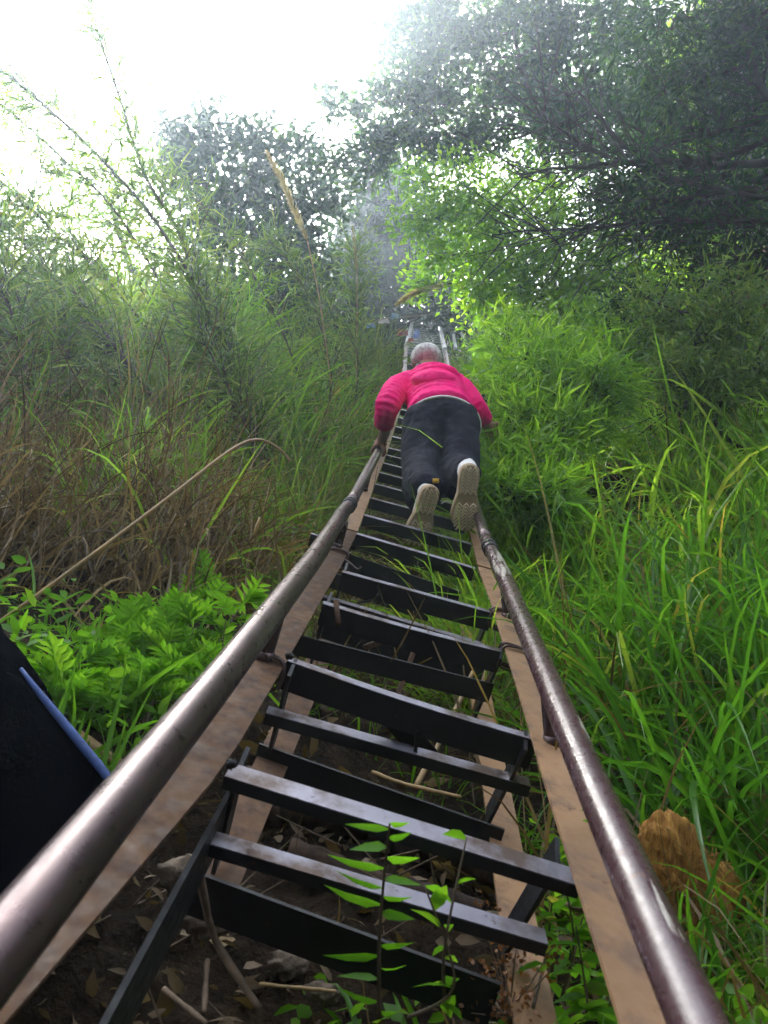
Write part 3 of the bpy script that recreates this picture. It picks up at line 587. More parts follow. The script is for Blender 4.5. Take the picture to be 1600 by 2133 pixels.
SH = [('bamboo-like bright shrub crowding the right handrail beside the climber', 'lime', ter(.95, 4.0, -.1), [px(1130, 1010, 4.0)], [(1012, 900, 4.3, 34), (1030, 960, 4.0, 40), (1042, 1020, 3.7, 42), (1005, 830, 4.7, 34), (1050, 690, 4.9, 55), (1110, 740, 4.6, 75), (1070, 810, 4.5, 65), (1180, 800, 4.4, 80), (1090, 880, 4.2, 75), (1170, 900, 4.1, 80), (1110, 960, 3.9, 75), (1075, 1040, 3.6, 60), (1150, 1040, 3.6, 70), (1250, 800, 4.3, 75)], .15, .013),
      ('low bushy shrub with yellow-green leaves in the middle of the right bank', 'lime', ter(1.6, 5.0, -.1), [px(1230, 900, 4.9)], [(1180, 760, 5.0, 60), (1260, 740, 5.0, 70), (1340, 700, 5.1, 80), (1210, 680, 5.2, 70), (1300, 630, 5.3, 70), (1120, 700, 5.4, 55)], .055, .026),
      ('dim green shrub under the bare limbs at the right edge', 'bamboo', ter(2.6, 4.4, -.1), [px(1500, 900, 4.4)], [(1450, 700, 4.5, 80), (1530, 650, 4.6, 90), (1580, 760, 4.4, 80), (1400, 780, 4.5, 70), (1490, 810, 4.4, 70), (1380, 640, 4.7, 70)], .09, .016),
      ('leafy shrub in the thicket at the left edge', 'bamboo', ter(-2.5, 4.6, -.1), [px(90, 800, 4.6)], [(40, 670, 4.6, 60), (60, 740, 4.5, 70), (150, 740, 4.6, 75), (220, 700, 4.8, 50)], .08, .017),
      ('hazy green shrub between the leaning canes', 'lime', ter(-1.8, 5.8, -.1), [px(330, 800, 5.6)], [(290, 700, 5.7, 55), (430, 660, 5.8, 60), (340, 750, 5.6, 75), (440, 750, 5.6, 65), (520, 620, 6.0, 45)], .085, .016),
      ('brown and green shrub low in the left thicket', 'grass_left', ter(-2.0, 3.6, -.1), [px(140, 960, 3.6)], [(80, 880, 3.6, 80), (170, 850, 3.7, 80), (260, 830, 3.8, 80), (120, 960, 3.5, 70), (330, 880, 3.8, 60), (30, 950, 3.5, 60)], .075, .012)]
for lab, mm, b_, tr_, bl, L_, w_ in SH: tree('shrub', lab, 'shrub', b_, [b_] + tr_ + [px(*bl[2][:3])], bl, M[mm], 520, L_, w_, 'rhomb', .02, 12, hang=.3)
# bamboo-like canes leaning left
CANES = [([(545, 960, 4.6), (470, 700, 4.8), (370, 480, 5.0), (300, 360, 5.1), (255, 220, 5.2), (215, 100, 5.3), (182, -20, 5.4)], .013, 'tall thin cane reaching the top edge of the photo'),
         ([(500, 930, 4.4), (430, 650, 4.6), (330, 470, 4.7), (215, 335, 4.8), (110, 235, 4.8), (40, 175, 4.9), (-30, 120, 5)], .014, 'cane arching to the upper left with drooping narrow leaves'),
         ([(390, 960, 3.9), (300, 800, 4.0), (205, 700, 4.0), (110, 610, 4.1), (40, 550, 4.1), (-40, 450, 4.2)], .017, 'thick greenish cane leaning low to the left edge'),
         ([(400, 900, 4.6), (330, 720, 4.7), (200, 560, 4.8), (120, 490, 4.8), (50, 420, 4.8), (-20, 360, 4.9)], .012, 'cane leaning left with bare twiggy tip below the sky'),
         ([(395, 960, 3.6), (340, 860, 3.65), (270, 760, 3.7), (215, 690, 3.8), (150, 600, 3.9)], .021, 'thickest brown cane in the dry thicket'),
         ([(560, 960, 4.4), (525, 890, 4.4), (490, 800, 4.5), (460, 700, 4.5), (425, 610, 4.6)], .011, 'brown upright cane left of the handrail'),
         ([(530, 960, 4.2), (500, 860, 4.2), (450, 760, 4.3), (420, 690, 4.4), (400, 560, 4.5)], .009, 'slim cane with sparse leaves between two brown canes'),
         ([(60, 950, 3.4), (58, 860, 3.45), (70, 780, 3.5), (62, 700, 3.5), (30, 600, 3.6)], .010, 'dark upright cane at the left edge'),
         ([(300, 1000, 3.6), (240, 880, 3.6), (160, 780, 3.7), (130, 730, 3.7), (60, 640, 3.8)], .011, 'dark cane slanting through the left thicket'),
         ([(745, 800, 6.2), (742, 700, 6.3), (744, 600, 6.4), (738, 520, 6.5)], .007, 'straw-coloured upright stem left of the climber'),
         ([(100, 960, 3.2), (60, 800, 3.2), (20, 640, 3.3), (-30, 520, 3.3)], .012, 'dark green cane leaving the photo at the left edge'),
         ([(640, 860, 5.6), (600, 720, 5.6), (520, 560, 5.8), (430, 440, 6), (330, 330, 6.2)], .010, 'pale cane with long leaves in front of the broadleaf tree'),
         ([(470, 900, 4.8), (360, 640, 4.9), (240, 440, 5.0), (120, 320, 5.0), (0, 215, 5.1), (-60, 170, 5.1)], .011, 'cane between the two tallest ones, arching to the left edge'),
         ([(250, 800, 4.2), (150, 640, 4.3), (60, 520, 4.4), (-30, 430, 4.4)], .010, 'slim leafy cane bending low over the left edge'),
         ([(690, 800, 5.8), (660, 660, 5.8), (610, 560, 6), (560, 500, 6.1)], .008, 'leafy cane just left of the seed plumes')]
for q, (path, r0, lab) in enumerate(CANES):
    pts = [px(*p) for p in path]; u, z = to_lad(*path[0])[0], path[0][2]; g = ter(u, z, -.05); root = np.array([pts[0][0], pts[0][1], min(g[2], pts[0][2])]); root = g * .7 + root * .3
    P = smooth_path([g] + pts, 40); t = thing('bamboo_cane', lab, 'bamboo', g, 'canes leaning on the left bank'); mb = MB()
    rad = np.linspace(r0, r0 * (.5 if q in (0, 1, 3, 12, 13) else .25), 40); rad[2::4] *= 1.2; tube(mb, P, rad, 9)
    ml = MB(); tot = np.linalg.norm(P[-1] - P[0]); nodes = np.arange(8, 40, 1)
    top = q in (0, 1, 3, 12, 13)
    for k in nodes:
        T = nrm(P[k] - P[k - 1])
        for b in range(3):
            d = nrm(T * .9 + rsph(1)[0] * .9); Lb = (.12 + .33 * rng.random()) * (1.25 - .5 * k / 40); pe = smooth_path([P[k], P[k] + d * Lb * .5, P[k] + d * Lb - UP * Lb * .15], 5)
            tube(mb, pe, np.linspace(.0045 if top else .0032, .0018 if top else .001, 5), 4, False)
            n = 9; ii = rng.random((n, 1)); p = P[k] + d * Lb * ii; dd = nrm(d * .8 + rsph(n) * .7 - UP * .25)
            leaves(ml, p, dd, (.10 if top else .07) + .11 * rng.random(n), (.010 if top else .007) + .007 * rng.random(n), None, None, 'lance' if path[0][2] < 4.2 else 'rhomb', .25)
    mb.build('stem', M['cane'], t); ml.build('foliage', M['bamboo'], t)
# one long bent cane across the left bank
mb = MB(); P = smooth_path([px(-60, 1330, 1.75), px(0, 1295, 1.78), px(180, 1165, 1.85), px(360, 1030, 1.95), px(470, 945, 2.02), px(530, 916, 2.06), px(575, 930, 2.1), px(605, 960, 2.14)], 40)
tube(mb, P, np.linspace(.0055, .003, 40), 8); tag(mb.build('bent_cane', M['cane_tan'], None, P[0]), 'long pale bent cane arching across the left bank to the handrail', 'cane')

# seed plumes on stalks
def plume(path, lab, n=420, w_=.05, stalk=None):
    P = smooth_path([px(*p) for p in path], 24); st = smooth_path([px(*p) for p in stalk] + [P[0]], 14)
    t = thing('grass_plume', lab, 'grass plume', st[0], 'pale seed plumes'); mb = MB(); tube(mb, np.concatenate([st, P[1:]]), .004, 6); mb.build('stalk', M['cane_tan'], t)
    k = rng.integers(0, 23, n); f = rng.random((n, 1)); p = P[k] + (P[k + 1] - P[k]) * f; T = nrm(P[k + 1] - P[k]); ww = w_ * np.sin(np.clip(.12 + (k + f[:, 0]) / 24 * .88, 0, 1) * math.pi) ** .7
    ml = MB(); leaves(ml, p, T * 1.0 + rsph(n) * .5, ww * 1.6, .008, None, None, 'rhomb', .1); ml.build('seed_head', M['plume'], t)
plume([(640, 500, 5.0), (610, 430, 5.05), (585, 370, 5.1), (555, 315, 5.15)], 'tall pale seed plume leaning left in front of the broadleaf tree', 520, .045, [(690, 800, 4.8), (665, 620, 4.9)])
plume([(932, 592, 6.6), (895, 600, 6.6), (860, 612, 6.6), (826, 634, 6.6)], 'pale seed plume bent leftwards over the top of the ladder', 520, .05, [(1040, 700, 6.4), (980, 610, 6.5)])
plume([(743, 560, 6.3), (741, 530, 6.3), (738, 500, 6.35), (734, 470, 6.4)], 'thin upright seed plume beside the dark tree', 160, .03, [(742, 800, 6.1), (744, 650, 6.2)])

# big-leaved plant right of the ladder top
def leafy(name, lab, cat, x, y, z, stems, mat_, L, wd, shape='oval', group=None, sp=.25, hgt=.5, per=14, stemmat='cane', el=(20, 80)):
    c = px(x, y, z); t = thing(name, lab, cat, c - UP * .02, group); mb, ml = MB(), MB()
    for s in range(stems):
        d = rdir(1, 55, 88)[0]; h = hgt * (.55 + .6 * rng.random()); b = c + rng.normal(size=3) * sp * np.array([.5, .5, .1]); P = smooth_path([c, b + d * h * .15, b + d * h * .5, b + d * h + rng.normal(size=3) * h * .1], 10)
        tube(mb, P, np.linspace(.005, .002, 10), 5); k = rng.integers(2, 10, per); dd = rdir(per, el[0] - 40, el[1] - 40)
        leaves(ml, P[k], dd, L * (.6 + .6 * rng.random(per)), wd * (.6 + .6 * rng.random(per)), UP + rng.normal(size=(per, 3)) * .4, None, shape, .25)
    mb.build('stem', M[stemmat], t); ml.build('foliage', M[mat_], t); return t
def on_ground(x, y): 
    u, z = ground(x, y, .6, 14); return z
leafy('broad_leaf_plant', 'plant with big bright oval leaves right of the far ladder section', 'plant', 1045, 770, 5.2, 5, 'lime', .20, .085, 'oval', None, .16, .5, 7)
leafy('broad_leaf_plant', 'plant with long hanging green leaves beside the bent seed plume', 'plant', 1020, 650, 6.2, 4, 'lime', .24, .05, 'lance', None, .12, .45, 7)
# ------------------------------------------------------------------ low plants near the viewer
def lobed_weed(x, y, z, h, lab, nst=3, name='weed', lw=.095, mat_='weed', tall=.5):
    """stems with whorls of deeply cut leaves, each leaf a fan of pointed lobes"""
    c = px(x, y, z); t = thing(name, lab, 'weed', c, 'bright weeds on the left bank'); mb, ml = MB(), MB()
    for s in range(nst):
        d = rdir(1, 60, 88)[0]; hh = h * (.6 + .5 * rng.random()); b = c + rng.normal(size=3) * .02 * np.array([1, 1, .2])
        P = smooth_path([b, b + d * hh * .5, b + d * hh + rng.normal(size=3) * hh * .12], 14); tube(mb, P, np.linspace(.003, .0012, 14), 5)
        for k in (5, 7, 9, 11, 13):
            for q in range(2 if k < 12 else 4):
                a = rng.random() * 6.28; dl = nrm(np.array([math.cos(a), math.sin(a), .35 + .3 * rng.random() - (.2 if k < 8 else 0)])); L = lw * (.7 + .6 * rng.random()); side = nrm(np.cross(dl, UP)); p0 = P[k]
                m = 4; ts = np.linspace(.22, .85, m); lp = [p0]; ld = [dl]; ll = [L * 1.0]; lwd = [L * .16]
                for tt in ts:
                    for sg in (-1, 1): lp.append(p0 + dl * L * tt * .85 - UP * L * tt * tt * .15); ld.append(dl * .75 + sg * side * .8 - UP * .1); ll.append(L * .52 * (1.1 - .5 * tt)); lwd.append(L * .14)
                lead = rng.random(); leaves(ml, np.array(lp), np.array(ld), np.array(ll), np.array(lwd), np.tile(UP + rng.normal(size=3) * .25, (len(lp), 1)), lead * .8 + .2 * rng.random(len(lp)), 'rhomb', .1)
    mb.build('stem', M['cane'], t); ml.build('foliage', M[mat_], t, smooth=False)
WEEDS = [(265, 1330, 1.9, .22, 'tall bright weed with cut leaves, furthest from the handrail'), (400, 1345, 1.9, .24, 'bright cut-leaved weed right beside the left handrail'), (330, 1400, 1.75, .22, 'bright cut-leaved weed in the middle of the weed patch'),
         (180, 1440, 1.6, .16, 'bright weed low beside the blue hem of the jacket'), (290, 1480, 1.55, .17, 'bright weed low under the handrail near the jacket'), (370, 1430, 1.65, .17, 'small weed tucked under the middle of the left handrail'),
         (230, 1390, 1.8, .16, 'small weed behind the lowest weed of the patch'), (410, 1255, 2.15, .2, 'pale weed at the foot of the dry grass'), (130, 1470, 1.5, .12, 'lowest small weed at the jacket edge')]
for x, y, z, h, lab in WEEDS: lobed_weed(x, y + 45, z, h * .8, lab, 2)
mb = MB()
u, z = scatter(40, -.95, -.42, 1.3, 2.0); clumps(mb, u, z, 10, .2, .012, (20, 80), 1.1, .05, k=4)
u, z = scatter(40, -.25, .5, 1.5, 2.2); clumps(mb, u, z, 9, .13, .006, (20, 80), 1.1, .04, k=4)
u, z = scatter(26, .0, .9, .8, 1.15); clumps(mb, u, z, 7, .12, .009, (10, 70), 1.2, .05, k=4)
nL = 450; u, z = scatter(nL, -1.0, -.38, 1.25, 2.0); leaves(mb, ter(u, z, .02 + .13 * rng.random(nL)), rdir(nL, -20, 50), .02 + .035 * rng.random(nL), .012 + .014 * rng.random(nL), UP + rng.normal(size=(nL, 3)) * .5, None, 'oval', .2)
nL = 1500; u, z = scatter(nL, .28, 1.1, .75, 1.5); leaves(mb, ter(u, z, .02 + .14 * rng.random(nL)), rdir(nL, -20, 50), .014 + .03 * rng.random(nL), .010 + .012 * rng.random(nL), UP + rng.normal(size=(nL, 3)) * .5, None, 'oval', .2)
nL = 350; u, z = scatter(nL, -.05, .6, .75, 1.1); leaves(mb, ter(u, z, .02 + .08 * rng.random(nL)), rdir(nL, -20, 50), .02 + .035 * rng.random(nL), .012 + .016 * rng.random(nL), UP + rng.normal(size=(nL, 3)) * .5, None, 'oval', .2)
tag(mb.build('ground_cover', M['weed'], None), 'small green leaves and short grass covering the soil', None, None, 'stuff')
# fern frond in front of the lowest rungs
ft = thing('fern', 'upright bright green fern frond in front of the lowest rungs', 'fern', px(800, 2080, .95)); mb, ml = MB(), MB()
P = smooth_path([px(790, 2120, .84), px(790, 1970, .83), px(798, 1850, .82), px(812, 1715, .80)], 22); tube(mb, P, np.linspace(.0028, .0012, 22), 6); mb.build('stem', M['cane'], ft)
RT = rt - UP * .15
for k in range(1, 22):
    for sg in (-1, 1):
        if (k + (sg > 0)) % 2 or (k < 12 and rng.random() < .35): continue
        L = (.026 + .020 * math.sin((k - 1) / 21 * math.pi)) * (1.0 if sg < 0 else .6) * (.75 + .5 * rng.random()); d = nrm(RT * sg + UP * (-.12 + .35 * rng.random()) - fw * .5 * rng.random())
        leaves(ml, P[k][None], d[None], [L * 1.25], [.0135 * (.7 + .5 * rng.random())], np.array([-fw + rng.normal(size=3) * .35]), [.2 + .8 * rng.random()], 'lance', .35)
ml.build('foliage', M['fern'], ft)
def nettle(x, y, z, h, lab, tip, nl=9, L=.06, mat_='weed', name='seedling', wd=.5):
    c = px(x, y, z); t = thing(name, lab, 'plant', c); mb, ml = MB(), MB(); e = px(*tip); P = smooth_path([c, (c + e) / 2 + rng.normal(size=3) * .02, e], 14); tube(mb, P, np.linspace(.0024, .001, 14), 5)
    k = np.linspace(4, 13, nl).astype(int); D = rdir(nl, -10, 35); ls = L * (.6 + .5 * rng.random(nl)); leaves(ml, P[k], D, ls, ls * wd, UP + rng.normal(size=(nl, 3)) * .25, None, 'oval', .25)
    mb.build('stem', M['cane'], t); ml.build('foliage', M[mat_], t)
nettle(850, 2120, .84, .2, 'seedling with toothed leaves right of the fern frond', (885, 1845, .82), 8, .040)
nettle(930, 2110, .86, .2, 'thin seedling with a bare curled tip between the two rungs', (972, 1745, .84), 5, .03)
nettle(1170, 2080, .98, .2, 'leafy stem climbing beside the right stile at the bottom', (1165, 1790, .98), 16, .045)
nettle(1110, 2100, .95, .2, 'dark leafy plant under the right end of the lowest rung', (1150, 1880, 1.0), 14, .05, 'grass_near')
nettle(1215, 2110, .9, .2, 'low round-leaved plant at the foot of the right stile', (1200, 1930, .92), 12, .05, 'grass_near')
nettle(1255, 1800, 1.0, .1, 'little sprout poking up over the right stile', (1232, 1690, 1.0), 6, .025)
nettle(640, 1640, 1.7, .2, 'small leafy sprout between the rungs on the left', (628, 1480, 1.75), 9, .05)
# dry brown seed tuft under the lowest right rung
t = thing('dry_weed', 'rusty brown dried weed under the right end of the lowest rung', 'weed', px(1060, 2100, .98)); mb = MB(); c = px(1060, 2040, .98); n = 300
s = np.tile(px(1060, 2120, .98), (24, 1)); e = c + rng.normal(size=(24, 3)) * .035; twigs(mb, s, e, .0015, .0007, 4); mb.build('stem', M['twig'], t); ml = MB(); q = rng.integers(0, 24, n); leaves(ml, e[q] + rng.normal(size=(n, 3)) * .010, rsph(n), .008, .006, None, None, 'rhomb'); M['rust_leaf'] = leafmat('rust_leaf', [(0, (.12, .05, .02)), (1, (.28, .12, .04))], .3); ml.build('foliage', M['rust_leaf'], t)
# log, slabs and sticks on the soil
def log(path, r, name, lab, cat, m='bark', n=12, h=30):
    P = smooth_path([px(*p) for p in path], h); mb = MB(); tube(mb, P + rng.normal(size=P.shape) * r * .06, r * (1 + .12 * np.sin(np.linspace(0, 12, h))), n); return tag(mb.build(name, M[m], None, P[0]), lab, cat)
M['old_wood'] = simple('old_wood', (.055, .036, .026), .9, 0, .6, 9, 1.0, (.13, .075, .05), stretch=(1, 1, 1))
log([(500, 1650, 1.52), (720, 1690, 1.5), (900, 1750, 1.47), (1060, 1810, 1.45)], .050, 'rotten_log', 'dark rotten log lying across the soil behind the two lowest rungs', 'log', 'old_wood', 14, 50)
log([(600, 1770, 1.38), (830, 1850, 1.35), (1010, 1900, 1.33)], .022, 'plank', 'narrow broken plank on the soil below the rotten log', 'plank', 'old_wood', 6)
for path, r, lab in (([(865, 1640, 1.6), (930, 1520, 1.75), (985, 1400, 1.9)], .006, 'orange-brown stick slanting up behind the second step'), ([(775, 1608, 1.62), (850, 1635, 1.58), (960, 1660, 1.55)], .0045, 'pale broken reed lying above the rotten log'),
                     ([(415, 1820, .95), (450, 1960, .97), (540, 2100, .95)], .005, 'long grey twig hanging down at the lower left inside the ladder'), ([(432, 2000, 1.1), (425, 2110, 1.0)], .004, 'thin upright grey twig at the lower left'),
                     ([(340, 2060, .95), (430, 2133, .92)], .0035, 'dark stick at the bottom edge inside the ladder'), ([(560, 1525, 1.7), (600, 1560, 1.68), (640, 1600, 1.66)], .006, 'short pale reed piece behind the left stile'),
                     ([(1180, 1885, 1.0), (1250, 1915, .96), (1300, 1975, .93)], .0035, 'brown forked twig lying across the right stile'), ([(1205, 1805, 1.2), (1300, 1800, 1.2)], .008, 'short brown stick behind the right handrail'),
                     ([(150, 1690, 1.3), (210, 1650, 1.4), (270, 1600, 1.5)], .03, 'brown wooden stake behind the handrail at the jacket'), ([(160, 1530, 1.5), (260, 1600, 1.5), (330, 1640, 1.5)], .012, 'pale stick under the handrail near the jacket'),
                     ([(540, 2050, 1.05), (700, 2065, 1.05)], .0025, 'straight pale straw on the dead leaves at the bottom')):
    log(path, r, 'stick', lab, 'stick', 'cane_tan' if any(w_ in lab for w_ in ('pale', 'orange')) else 'twig', 7, 16)
# loose stones
for x, y, z, r, lab in ((400, 1830, 1.15, .05, 'rough brown stone against the lower left side of the ladder'), (430, 1920, 1.12, .035, 'small brown stone under the lowest dark crossbar'), (690, 1960, 1.2, .03, 'pale clod among the dead leaves under the lowest crossbar'), (670, 2070, 1.08, .024, 'flat grey stone at the bottom among dead leaves'), (600, 2010, 1.15, .03, 'brown clod left of the dead leaves at the bottom')):
    c = px(x, y, z); tag(rough_blob('stone', [0, 0, 0], np.diag([r, r * .8, r * .6]), None, .22, 26, x).build('stone', simple('stone_%d' % x, (.16, .12, .085), .95, 0, .5, 25, 1.0), None, c), lab, 'stone').data.transform(Matrix.Translation(Vector(c)))
# ochre sack half hidden in the grass at the lower right
sk = thing('sack', 'ochre fibrous sack bundled up in the grass behind the right handrail', 'sack', px(1390, 1990, 1.25))
m, t, b, out = nmat('ochre_fibre'); g_ = t.nodes.new('ShaderNodeTexCoord'); mp_ = t.nodes.new('ShaderNodeMapping'); mp_.inputs['Scale'].default_value = (1, .25, .25); mp_.inputs['Rotation'].default_value = (.4, .8, .6); t.links.new(g_.outputs['Object'], mp_.inputs[0]); n1 = noise(t, 150, 6, .7, mp_.outputs[0]); c = ramp(t, [(.35, (.20, .08, .015)), (.55, (.46, .22, .04)), (.7, (.62, .36, .09))], n1.outputs['Fac']); t.links.new(c.outputs[0], b.inputs['Base Color']); b.inputs['Roughness'].default_value = .9; bump(t, b, n1.outputs['Fac'], 1.0, .01); M['ochre'] = m
for q, (x, y, z, a, bb, nm) in enumerate(((1392, 1800, 1.36, .048, .075, 'fold'), (1470, 1860, 1.44, .06, .05, 'fold'), (1335, 1955, 1.26, .04, .06, 'fold'), (1425, 1900, 1.40, .07, .06, 'fold'))):
    A_ = np.stack([rt * a, up * bb, fw * .035]) * 1.2; o = rough_blob(nm, px(x, y, z), A_, None, .10, 60, q * 3).build(nm, M['ochre'], sk)
mb = MB(); n = 1500; d = rsph(n); c = np.array([px(1392, 1800, 1.36), px(1470, 1860, 1.44), px(1335, 1955, 1.26), px(1425, 1900, 1.40)])[rng.integers(0, 4, n)]; ax_ = np.stack([rt * .062, up * .075, fw * .048]); p = c + d @ ax_; e = p + nrm(d + rsph(n) * 1.2) * (.010 + .022 * rng.random((n, 1))); twigs(mb, p, e, .0010, .0005, 3); mb.build('loose_fibre', M['ochre'], sk); sk.children[-1]['kind'] = 'stuff'
# straw hanging at the right edge
mb = MB(); u, z = scatter(14, .80, 1.15, 1.05, 1.5); clumps(mb, u, z, 16, .5, .006, (50, 88), .9, .05, k=5, curl=.2); u, z = scatter(26, .52, .82, 1.0, 1.3); clumps(mb, u, z, 10, .36, .004, (35, 85), 1.6, .05, k=6, curl=.3, r=.6 + .4 * rng.random(10 * len(u))); tag(mb.build('dry_grass', M['dry'], None), 'pale straw tangled at the right edge', None, None, 'stuff')

# cliff behind the right-hand trees
mb = rough_blob('cliff', px(1800, 260, 9.5), np.stack([rt * 2.6, up * 2.8, fw * 1.6]), None, .16, 90, 2); tag(mb.build('cliff', M['rock'], None), 'grey rock face behind the trees at the right edge', None, None, 'structure')
mb = rough_blob('bank', px(1690, 640, 7.0), np.stack([rt * .9, up * .55, fw * .6]), None, .2, 60, 5); tag(mb.build('bank', M['red_earth'], None), 'bare reddish earth behind the branches at the right edge', None, None, 'structure')
mb = rough_blob('hill', px(-330, 1000, 30), np.stack([rt * 8.5, up * 9.5, fw * 6]), None, .1, 60, 9); M['hill'] = simple('hill_green', (.05, .08, .03), .95, 0, .5, 1.2, .6); tag(mb.build('hill', M['hill'], None), 'distant green hill at the left edge', None, None, 'structure')

# cloth strips on a line beside the ladder's top
LP = smooth_path([px(742, 682, 8.6), px(775, 672, 8.6), px(810, 662, 8.7), px(845, 660, 9.0), px(900, 655, 9.6)], 20); mb = MB(); tube(mb, LP, .004, 5); tag(mb.build('cord', M['twig'], None, LP[0]), 'thin cord carrying faded cloth strips beside the top of the ladder', 'cord')
for x, y, z, wv, hv, colr, lab in ((772, 678, 8.6, .05, .05, (.12, .22, .38), 'faded blue cloth strip, lowest on the cord'), (800, 668, 8.7, .055, .05, (.45, .42, .40), 'pale cloth strip with a red end on the cord'), (822, 658, 8.75, .045, .06, (.09, .17, .26), 'grey-blue cloth strip nearest the ladder top on the cord'),
        (838, 692, 9.0, .06, .07, (.20, .03, .05), 'dark red cloth strip tied left of the far ladder section'), (868, 695, 9.4, .035, .10, (.05, .10, .30), 'deep blue cloth strip hanging on the far ladder section'), (856, 708, 9.2, .035, .04, (.30, .05, .05), 'small red cloth strip on the far left handrail'), (852, 716, 9.0, .05, .05, (.30, .30, .16), 'dull yellow cloth strip on the far left handrail')):
    c = px(x, y, z); g = np.linspace(-1, 1, 9); X, Y = np.meshgrid(g, g, indexing='ij'); V = c + X[..., None] * rt * wv * (1 - .25 * Y[..., None]) + Y[..., None] * UP * hv + (np.sin(X * 5 + Y * 3) * .3 * wv)[..., None] * fw + (rng.random((9, 9, 1)) - .5) * UP * .012
    i = np.arange(8)[:, None] * 9; j = np.arange(8)[None]; f = np.stack([i + j, i + 9 + j, i + 10 + j, i + 1 + j], -1).reshape(-1, 4); mb = MB(); mb.add(V.reshape(-1, 3), f); mb.add(V.reshape(-1, 3) + fw * .004, f[:, ::-1])
    tag(mb.build('cloth_strip', simple('strip_%d_%d' % (x, y), colr, .8, 0, .3, 30), None, c), lab, 'cloth', 'cloth strips on the line')
# ------------------------------------------------------------------ the climber
def capsule(mb, P, rad, n=20, sq=None):
    """closed tapered tube with round ends; sq = (axis, factor) flattens the section"""
    P = np.asarray(P, float); k = len(P); rad = np.broadcast_to(np.asarray(rad, float), (k,)); T = nrm(np.diff(P, axis=0))
    pts, rr = [], []
    for a in np.linspace(0, 80, 6)[::-1]: pts.append(P[0] - T[0] * rad[0] * math.sin(R_(a))); rr.append(rad[0] * math.cos(R_(a)))
    for i in range(1, k - 1): pts.append(P[i]); rr.append(rad[i])
    for a in np.linspace(0, 80, 6): pts.append(P[-1] + T[-1] * rad[-1] * math.sin(R_(a))); rr.append(rad[-1] * math.cos(R_(a)))
    tube(mb, pts, rr, n)
def ell(mb, c, ax, n=28):
    th = np.linspace(0, 2 * math.pi, n, endpoint=False); ph = np.linspace(-1.5, 1.5, n // 2); T, Pp = np.meshgrid(th, ph)
    d = np.stack([np.cos(T) * np.cos(Pp), np.sin(T) * np.cos(Pp), np.sin(Pp)], -1).reshape(-1, 3); V = np.asarray(c) + d @ np.asarray(ax)
    m = n // 2; i = np.arange(m - 1)[:, None] * n; j = np.arange(n)[None]; j2 = (j + 1) % n
    f = np.stack([i + j, i + j2, i + n + j2, i + n + j], -1).reshape(-1, 4); mb.add(V, f); s = mb
    cap = np.array([list(V[:n].mean(0)), list(V[-n:].mean(0))]); base = s.n; s.V.append(cap); jj = np.arange(n); j2 = (jj + 1) % n; b0 = base - len(V); neg = np.full(n, -10**9)
    s.Q.append(np.concatenate([np.stack([b0 + j2, b0 + jj, np.full(n, base), neg], -1), np.stack([b0 + (m - 1) * n + jj, b0 + (m - 1) * n + j2, np.full(n, base + 1), neg], -1)])); s.R.append(np.full(2 * n, .5)); s.n += 2
def fuse(mb, name, mat, parent, vox, smooth=6, disp=None):
    """weld overlapping closed shapes into one continuous skin"""
    o = mb.build(name, None, parent); r = o.modifiers.new('r', 'REMESH'); r.mode = 'VOXEL'; r.voxel_size = vox
    s = o.modifiers.new('s', 'SMOOTH'); s.iterations = smooth; s.factor = .5
    for sc_, st in disp or []:
        tx = bpy.data.textures.new(name, 'CLOUDS'); tx.noise_scale = sc_; tx.noise_depth = 2; d = o.modifiers.new('d', 'DISPLACE'); d.texture = tx; d.strength = st; d.mid_level = .5
    dg = bpy.context.evaluated_depsgraph_get(); me = bpy.data.meshes.new_from_object(o.evaluated_get(dg)); o.modifiers.clear(); old_me = o.data; o.data = me; bpy.data.meshes.remove(old_me); me.name = name
    me.materials.clear(); me.materials.append(mat); me.polygons.foreach_set('use_smooth', np.ones(len(me.polygons), bool)); return o
M['skin'] = simple('skin', (.34, .16, .10), .5, 0, .15, 20, .1); M['hair'] = simple('hair', (.02, .015, .013), .5, 0, .4, 60, .5, stretch=(1, 1, .2))
def clothmat(name, col, rough, sc, amt, sheen=.2, var=.12):
    m = simple(name, col, rough, 0, var, 7, 0); t = m.node_tree; b = t.nodes['Principled BSDF']; n1 = noise(t, sc, 5, .6); n2 = noise(t, 420, 2, .5); ad = t.nodes.new('ShaderNodeMath'); ad.operation = 'MULTIPLY_ADD'; ad.inputs[1].default_value = .12
    t.links.new(n2.outputs['Fac'], ad.inputs[0]); t.links.new(n1.outputs['Fac'], ad.inputs[2]); bump(t, b, ad.outputs[0], amt, .02); b.inputs['Sheen Weight'].default_value = sheen; b.inputs['Specular IOR Level'].default_value = .1; return m
M['pink'] = clothmat('pink_nylon', (.97, .002, .20), .7, 26, .3, 0); M['navy'] = clothmat('navy_cloth', (.007, .008, .018), .85, 14, .5, .02); M['white_cloth'] = clothmat('white_cloth', (.72, .66, .68), .8, 60, .3); M['sole'] = simple('rubber_sole', (.46, .34, .21), .8, 0, .2, 30, .15); M['tread'] = simple('rubber_tread', (.74, .60, .41), .75, 0, .15, 40, .15); M['canvas'] = clothmat('white_canvas', (.66, .64, .62), .8, 90, .4)
ps = thing('person', 'person climbing the ladder in a pink puffer jacket, dark trousers, white cap and pale sneakers', 'person', px(900, 1110, 3.0))
hipL, hipR = px(888, 892, 3.68), px(952, 892, 3.68); kneeL, kneeR = px(876, 985, 3.44), px(945, 985, 3.44); ankL, ankR = px(893, 1012, 3.06), px(972, 975, 3.04)
pel = px(920, 880, 3.70); chest = px(905, 805, 4.02); neck = px(893, 778, 4.18); headc = px(888, 752, 4.30)
